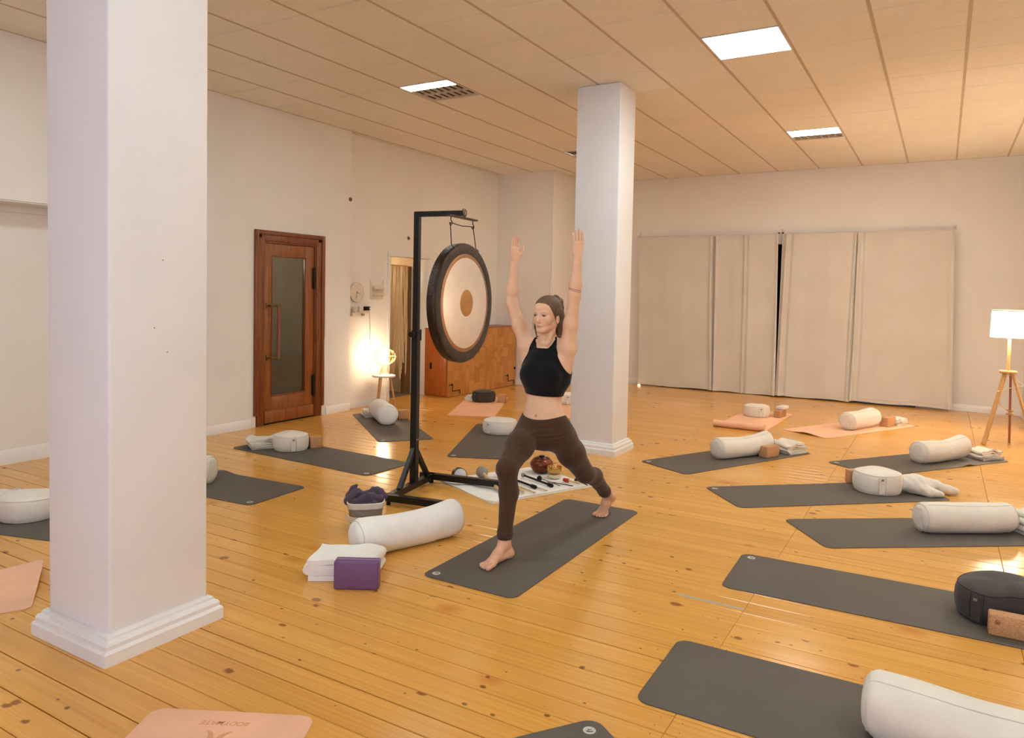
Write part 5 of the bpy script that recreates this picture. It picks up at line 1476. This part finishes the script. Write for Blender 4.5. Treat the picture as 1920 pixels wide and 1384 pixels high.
def hand(F, wr, n, spread, thumb_out):
    """n: palm normal, thumb side towards +y, fingers up"""
    n = np.array(n, float); n /= np.linalg.norm(n)
    up = np.array((0.0, 0, 1.0)); wd = np.cross(up, n); wd = wd if wd[1] > 0 else -wd       # towards the thumb
    P = lambda a, b, c: wr + wd * a + up * b + n * c
    for a in (-.026, -.009, .009, .026): F.cone(P(a * .55, .012, 0), P(a, .082, 0), .0155, .0118, .010)
    F.ell(P(.022, .035, .008), (.016, .016, .026), .012)
    F.ell(P(-.024, .035, .006), (.013, .013, .026), .012)
    for (a, ln, r_, sp) in ((.0295, .072, .0080, .7), (.0100, .082, .0082, .15), (-.0100, .076, .0079, -.35), (-.0290, .059, .0070, -.9)):
        d = sp * spread
        F.chain([P(a, .082, 0), P(a + d * .4, .082 + ln * .45, .002), P(a + d * .75, .082 + ln * .75, .005), P(a + d, .082 + ln, .009)], [r_ * 1.1, r_ * 1.03, r_ * .95, r_ * .82], .003)
    if thumb_out: F.chain([P(.020, .022, .006), P(.046, .050, .016), P(.060, .076, .020), P(.066, .100, .018)], [.0135, .0112, .0098, .0078], .006)
    else: F.chain([P(.020, .022, .010), P(.030, .052, .022), P(.026, .078, .026), P(.020, .098, .024)], [.0130, .0108, .0092, .0076], .006)

FL = Field((-2.44, 3.46, -.004), (-1.88, 5.02, 1.14), .004); body_prims(FL)
FU = Field((-2.50, 3.94, .92), (-1.88, 4.30, 2.04), .0023); body_prims(FU); head_prims(FU)
hand(FU, RW, (1, -.12, 0), .003, True); hand(FU, LW, (-.86, .5, 0), .006, False)
FL.ell((cx, 3.998, .832), (.006, .012, .007), .006, carve=True)
gx, gy, gz = FL.grids(); FL.f = np.maximum(FL.f, (ZM - gz).astype(np.float32))
dLs = (LA - LK) / np.linalg.norm(LA - LK); Pl = LK + (LA - LK) * .86
def foot_mesh(lo, hi, cut):
    Ff = Field(lo, hi, .002); body_prims(Ff)
    X = Ff.grids()
    Ff.f = np.maximum(np.maximum(Ff.f, (ZM - X[2]).astype(np.float32)), cut(*X).astype(np.float32))
    v, f = Ff.mesh(); return relax(v, f, 1, .4), f
vR, fR = foot_mesh((-2.31, 3.46, -.002), (-2.13, 3.82, .21), lambda x, y, z: z - .185 + 0 * x + 0 * y)
vL, fL = foot_mesh((-2.14, 4.76, -.002), (-1.96, 5.0, .26), lambda x, y, z: -((x - Pl[0] + .08 * dLs[0]) * dLs[0] + (y - Pl[1] + .06 * dLs[1]) * dLs[1] + (z - Pl[2] + .06 * dLs[2]) * dLs[2]))
bodyL = FL.f.copy(); bodyL = np.maximum(bodyL, np.broadcast_to((gz - 1.10).astype(np.float32), bodyL.shape))
ux, uy, uz = FU.grids()
bodyU = np.maximum(FU.f, np.broadcast_to((1.02 - uz).astype(np.float32), FU.f.shape))
cutR = np.where(gy < 4.2, .155 - gz, (gx - Pl[0]) * dLs[0] + (gy - Pl[1]) * dLs[1] + (gz - Pl[2]) * dLs[2])
bodyL = np.maximum(bodyL, cutR.astype(np.float32))
v1, f1 = surface_net(bodyL, FL.lo, FL.h); v1 = relax(v1, f1, 2, .4)
v2, f2 = surface_net(bodyU, FU.lo, FU.h); v2 = relax(v2, f2, 1, .4)

def skin_mat():
    m, nt, b = new_mat('skin')
    tc = N(nt, 'ShaderNodeTexCoord').outputs['Object']
    def dot(vec, off=0.0):
        d = N(nt, 'ShaderNodeVectorMath', operation='DOT_PRODUCT'); L(nt, tc, d.inputs[0]); d.inputs[1].default_value = tuple(vec)
        return mathn(nt, 'SUBTRACT', d.outputs['Value'], off)
    hl = Hc - PO
    s = dot(HS, float(hl @ HS)); f = dot(HF, float(hl @ HF)); u = dot(HU, float(hl @ HU))
    sa = mathn(nt, 'ABSOLUTE', s)
    front = mathn(nt, 'GREATER_THAN', f, 0.045)
    def em(cs, cu, rs, ru, rot=0.0, soft=0.35, absol=True):
        ds = mathn(nt, 'SUBTRACT', sa if absol else s, cs); du = mathn(nt, 'SUBTRACT', u, cu)
        c_, s_ = math.cos(rot), math.sin(rot)
        a = mathn(nt, 'DIVIDE', mathn(nt, 'ADD', mathn(nt, 'MULTIPLY', ds, c_), mathn(nt, 'MULTIPLY', du, s_)), rs)
        c2 = mathn(nt, 'DIVIDE', mathn(nt, 'SUBTRACT', mathn(nt, 'MULTIPLY', du, c_), mathn(nt, 'MULTIPLY', ds, s_)), ru)
        q = mathn(nt, 'SQRT', mathn(nt, 'ADD', mathn(nt, 'MULTIPLY', a, a), mathn(nt, 'MULTIPLY', c2, c2)))
        k = mathn(nt, 'DIVIDE', mathn(nt, 'SUBTRACT', 1.0, q), soft, True)
        return mathn(nt, 'MULTIPLY', k, front)
    n = noise_tex(nt, tc, 22, 4)
    c = ramp(nt, n, [(0.3, lin((222, 176, 142))), (0.7, lin((230, 188, 154)))])
    n2 = noise_tex(nt, tc, 7, 3)
    c = mix(nt, mathn(nt, 'MULTIPLY', n2, .22), c, lin((214, 150, 116)))
    # feet and hands a little redder
    z = N(nt, 'ShaderNodeSeparateXYZ'); L(nt, tc, z.inputs[0])
    low = mathn(nt, 'LESS_THAN', z.outputs[2], .22)
    c = mix(nt, mathn(nt, 'MULTIPLY', low, .30), c, lin((204, 128, 98)))
    c = mix(nt, mathn(nt, 'MULTIPLY', em(.040, -.030, .024, .018, soft=.9), .25), c, lin((214, 134, 108)))      # cheeks
    c = mix(nt, mathn(nt, 'MULTIPLY', em(.0, -.0660, .0265, .0072, soft=.5), .50), c, lin((196, 112, 92)))          # lips
    c = mix(nt, mathn(nt, 'MULTIPLY', em(.0, -.0658, .0280, .0012, soft=.5), .75), c, lin((124, 62, 48)))           # mouth line
    c = mix(nt, mathn(nt, 'MULTIPLY', em(.0075, -.0440, .0040, .0022, soft=.6), .7), c, lin((120, 66, 48)))        # nostrils
    c = mix(nt, mathn(nt, 'MULTIPLY', em(.0320, .0205, .0185, .0034, .10, soft=.7), .75), c, lin((116, 80, 54)))   # brows
    c = mix(nt, mathn(nt, 'MULTIPLY', em(.0315, .0008, .0170, .0085, -.05, soft=.6), .35), c, lin((150, 92, 66)))  # lid shade
    c = mix(nt, em(.0312, .0014, .0152, .0068, -.05, soft=.25), c, lin((66, 42, 30)))                              # lash line
    c = mix(nt, em(.0312, -.0012, .0130, .0036, -.05, soft=.3), c, lin((206, 190, 176)))                           # white of the eye
    c = mix(nt, mathn(nt, 'MULTIPLY', em(.0318, -.0006, .0056, .0056, soft=.3), em(.0312, -.0008, .0140, .0050, -.05, soft=.2)), c, lin((56, 34, 22)))                                    # iris
    # two ring tattoos round one forearm
    x = z.outputs[0]
    zz = mathn(nt, 'ADD', z.outputs[2], mathn(nt, 'MULTIPLY', mathn(nt, 'ADD', x, -.19), .28))
    arm = mathn(nt, 'MULTIPLY', mathn(nt, 'GREATER_THAN', x, .12), mathn(nt, 'GREATER_THAN', z.outputs[2], 1.56))
    for zt in (1.627, 1.618):
        ln = mathn(nt, 'LESS_THAN', mathn(nt, 'ABSOLUTE', mathn(nt, 'SUBTRACT', zz, zt)), .0016)
        c = mix(nt, mathn(nt, 'MULTIPLY', mathn(nt, 'MULTIPLY', ln, arm), .85), c, lin((52, 48, 50)))
    L(nt, c, b.inputs['Base Color'])
    b.inputs['Roughness'].default_value = .55; b.inputs['Specular IOR Level'].default_value = .35
    b.inputs['Subsurface Weight'].default_value = .0
    bump(nt, b, noise_tex(nt, tc, 160, 3), .06, .002)
    return m
M_SKIN = skin_mat()
body = np_object('body', np.concatenate([v1, v2, vR, vL]) - PO, np.concatenate([f1, f2 + len(v1), fR + len(v1) + len(v2), fL + len(v1) + len(v2) + len(vR)]), M_SKIN, person)

# leggings
M_LEG = cloth_mat('brown_leggings_knit', (72, 50, 32), 420, .08, .85, .06)
waist = .815 + .02 * ((gx - cx) / .13) ** 2 - .004
cuffR = .128 - gz
dL = (LA - LK) / np.linalg.norm(LA - LK); Pc = LK + (LA - LK) * .93
cuffL = (gx - Pc[0]) * dL[0] + (gy - Pc[1]) * dL[1] + (gz - Pc[2]) * dL[2]
cuff = np.where(gy < 4.2, cuffR, cuffL)
wr = .0016 * np.sin((gz - gy * .4) * 210 + 14 * gx) * np.exp(-((gz - .70) / .05) ** 2) + .0028 * np.sin(gz * 330) * np.exp(-((gz - .150) / .028) ** 2) * (gy < 4.2)
leg = np.maximum(FL.f - .0042 + wr.astype(np.float32), np.maximum(gz - waist, cuff).astype(np.float32))
v_, f_ = surface_net(leg.astype(np.float32), FL.lo, FL.h); v_ = relax(v_, f_, 1, .4)
lg = np_object('leggings', v_ - PO, f_, M_LEG, person); lg['label'] = 'dark brown ankle-length leggings'
wb = np.maximum(np.maximum(FL.f - .0054, gz - waist - .0005), waist - .052 - gz)
wb = np.maximum(wb, -(FL.f + .006))
v_, f_ = surface_net(wb.astype(np.float32), FL.lo, FL.h); v_ = relax(v_, f_, 1, .4)
np_object('waistband', v_ - PO, f_, M_LEG, lg)
# crop top
M_TOP = cloth_mat('black_jersey', (13, 13, 15), 300, .08, .95, .05)
ax_ = np.abs(ux - cx)
front = uy < 4.10
neck = np.where(front, 1.255, 1.278) + 40 * np.maximum(ax_ - .034, 0) ** 2
arm = np.where(ax_ < .082, 1.36 - (ax_ - .05) * 1.5, np.where(ax_ < .108, 1.312 - (ax_ - .082) * 3.9, 1.2106 - (ax_ - .108) * 1.75))
topz = np.minimum(neck, arm)
hem = .958 + .10 * (ux - cx) * -.35
top = np.maximum(FU.f - .0048, np.maximum((uz - topz) * .45, hem - uz).astype(np.float32))
v_, f_ = surface_net(top.astype(np.float32), FU.lo, FU.h); v_ = relax(v_, f_, 2, .4)
tp_ = np_object('crop_top', v_ - PO, f_, M_TOP, person); tp_['label'] = 'black high-neck sleeveless crop top'

# hair
def hair_mat():
    m, nt, b = new_mat('brown_hair')
    v = coords(nt, 'Object', (90, 90, 9))
    n = noise_tex(nt, v, 3, 5, .65, .6)
    L(nt, ramp(nt, n, [(0.28, lin((54, 37, 25))), (0.52, lin((100, 73, 49))), (0.80, lin((150, 117, 83)))]), b.inputs['Base Color'])
    b.inputs['Roughness'].default_value = .5
    bump(nt, b, n, .5, .004)
    return m
M_HAIR = hair_mat()
FH = Field(Hc + np.array((-.17, -.17, -.24)), Hc + np.array((.17, .19, .17)), .0025)
hx, hy, hz = FH.grids()
d_ = FH.ell_d((hx, hy, hz), W_(0, -.014, .034), (.0825, .1045, .0945), HR)
hs = (hx - Hc[0]) * HS[0] + (hy - Hc[1]) * HS[1]; hf = (hx - Hc[0]) * HF[0] + (hy - Hc[1]) * HF[1]; hu = (hz - Hc[2]) + 0 * hx
cut = hf * .76 - (hu - .045) * .65 - .040 - .12 * np.maximum(np.abs(hs) - .045, 0)
low = -.075 - hu
k = .008; hh = np.clip(.5 + .5 * (d_ - cut) / k, 0, 1); cap = d_ * hh + cut * (1 - hh) + k * hh * (1 - hh)
FH.f = np.maximum(cap, low).astype(np.float32)
FH.chain([W_(.01, -.085, .098), W_(.015, -.112, .085)], [.026, .030], .014)
FH.ell(W_(.012, -.080, .112), (.022, .022, .020), .010)
FH.chain([W_(.015, -.105, .085), W_(.012, -.122, .045), W_(.014, -.116, -.02), W_(.016, -.102, -.09), W_(.018, -.090, -.16), W_(.018, -.085, -.205)], [.026, .029, .031, .030, .025, .012], .014)
FH.chain([W_(.045, -.075, .02), W_(.050, -.085, -.05), W_(.040, -.085, -.13)], [.030, .030, .020], .015)
FH.chain([W_(-.066, .028, .040), W_(-.073, .030, -.02), W_(-.072, .026, -.08), W_(-.062, .012, -.15)], [.0075, .0055, .0055, .003], .006)
FH.chain([W_(-.050, -.045, -.03), W_(-.058, -.03, -.10), W_(-.055, -.02, -.17)], [.020, .014, .005], .010)
ang = np.arctan2(hs, -hf + .001); fade = np.clip(-cut / .03, 0, 1)
FH.f += (fade * (0.0007 * np.sin(ang * 46 + hu * 55) + .0006 * np.sin(ang * 23 - hu * 90 + hs * 60))).astype(np.float32)
v_, f_ = FH.mesh(); v_ = relax(v_, f_, 1, .3)
hr_ = np_object('hair', v_ - PO, f_, M_HAIR, person); hr_['label'] = 'brown hair tied up in a ponytail'
mb = MB(); tie = W_(.012, -.092, .092) - PO; dq = Vector(W_(.02, -.128, .06) - W_(.01, -.080, .105)).normalized().to_track_quat('Z', 'Y').to_matrix().to_4x4()
mb.tube([(.028 * math.cos(2 * PI * k / 24), .028 * math.sin(2 * PI * k / 24), 0) for k in range(25)], .005, 6, False, Matrix.Translation(tuple(tie)) @ dq); mb.build('hair_tie', simple('beige_hair_tie', (176, 140, 104), .6), hr_)
mb = MB()
for (s0, a, r_) in ((-.070, (-.082, .030, -.03), .0007), (-.072, (-.087, .034, -.05), .0005)):
    mb.tube([tuple(W_(s0 + (a[0] - s0) * math.sin(PI * q / 16 * .8), .03 + .004 * q / 16, .035 + (a[2] - .10) * q / 16) - PO) for q in range(17)], r_, 5)
o = mb.build('loose_strands', M_HAIR, hr_); o['kind'] = 'stuff'
del FL, FU, FH, bodyL, bodyU, leg, wb, top
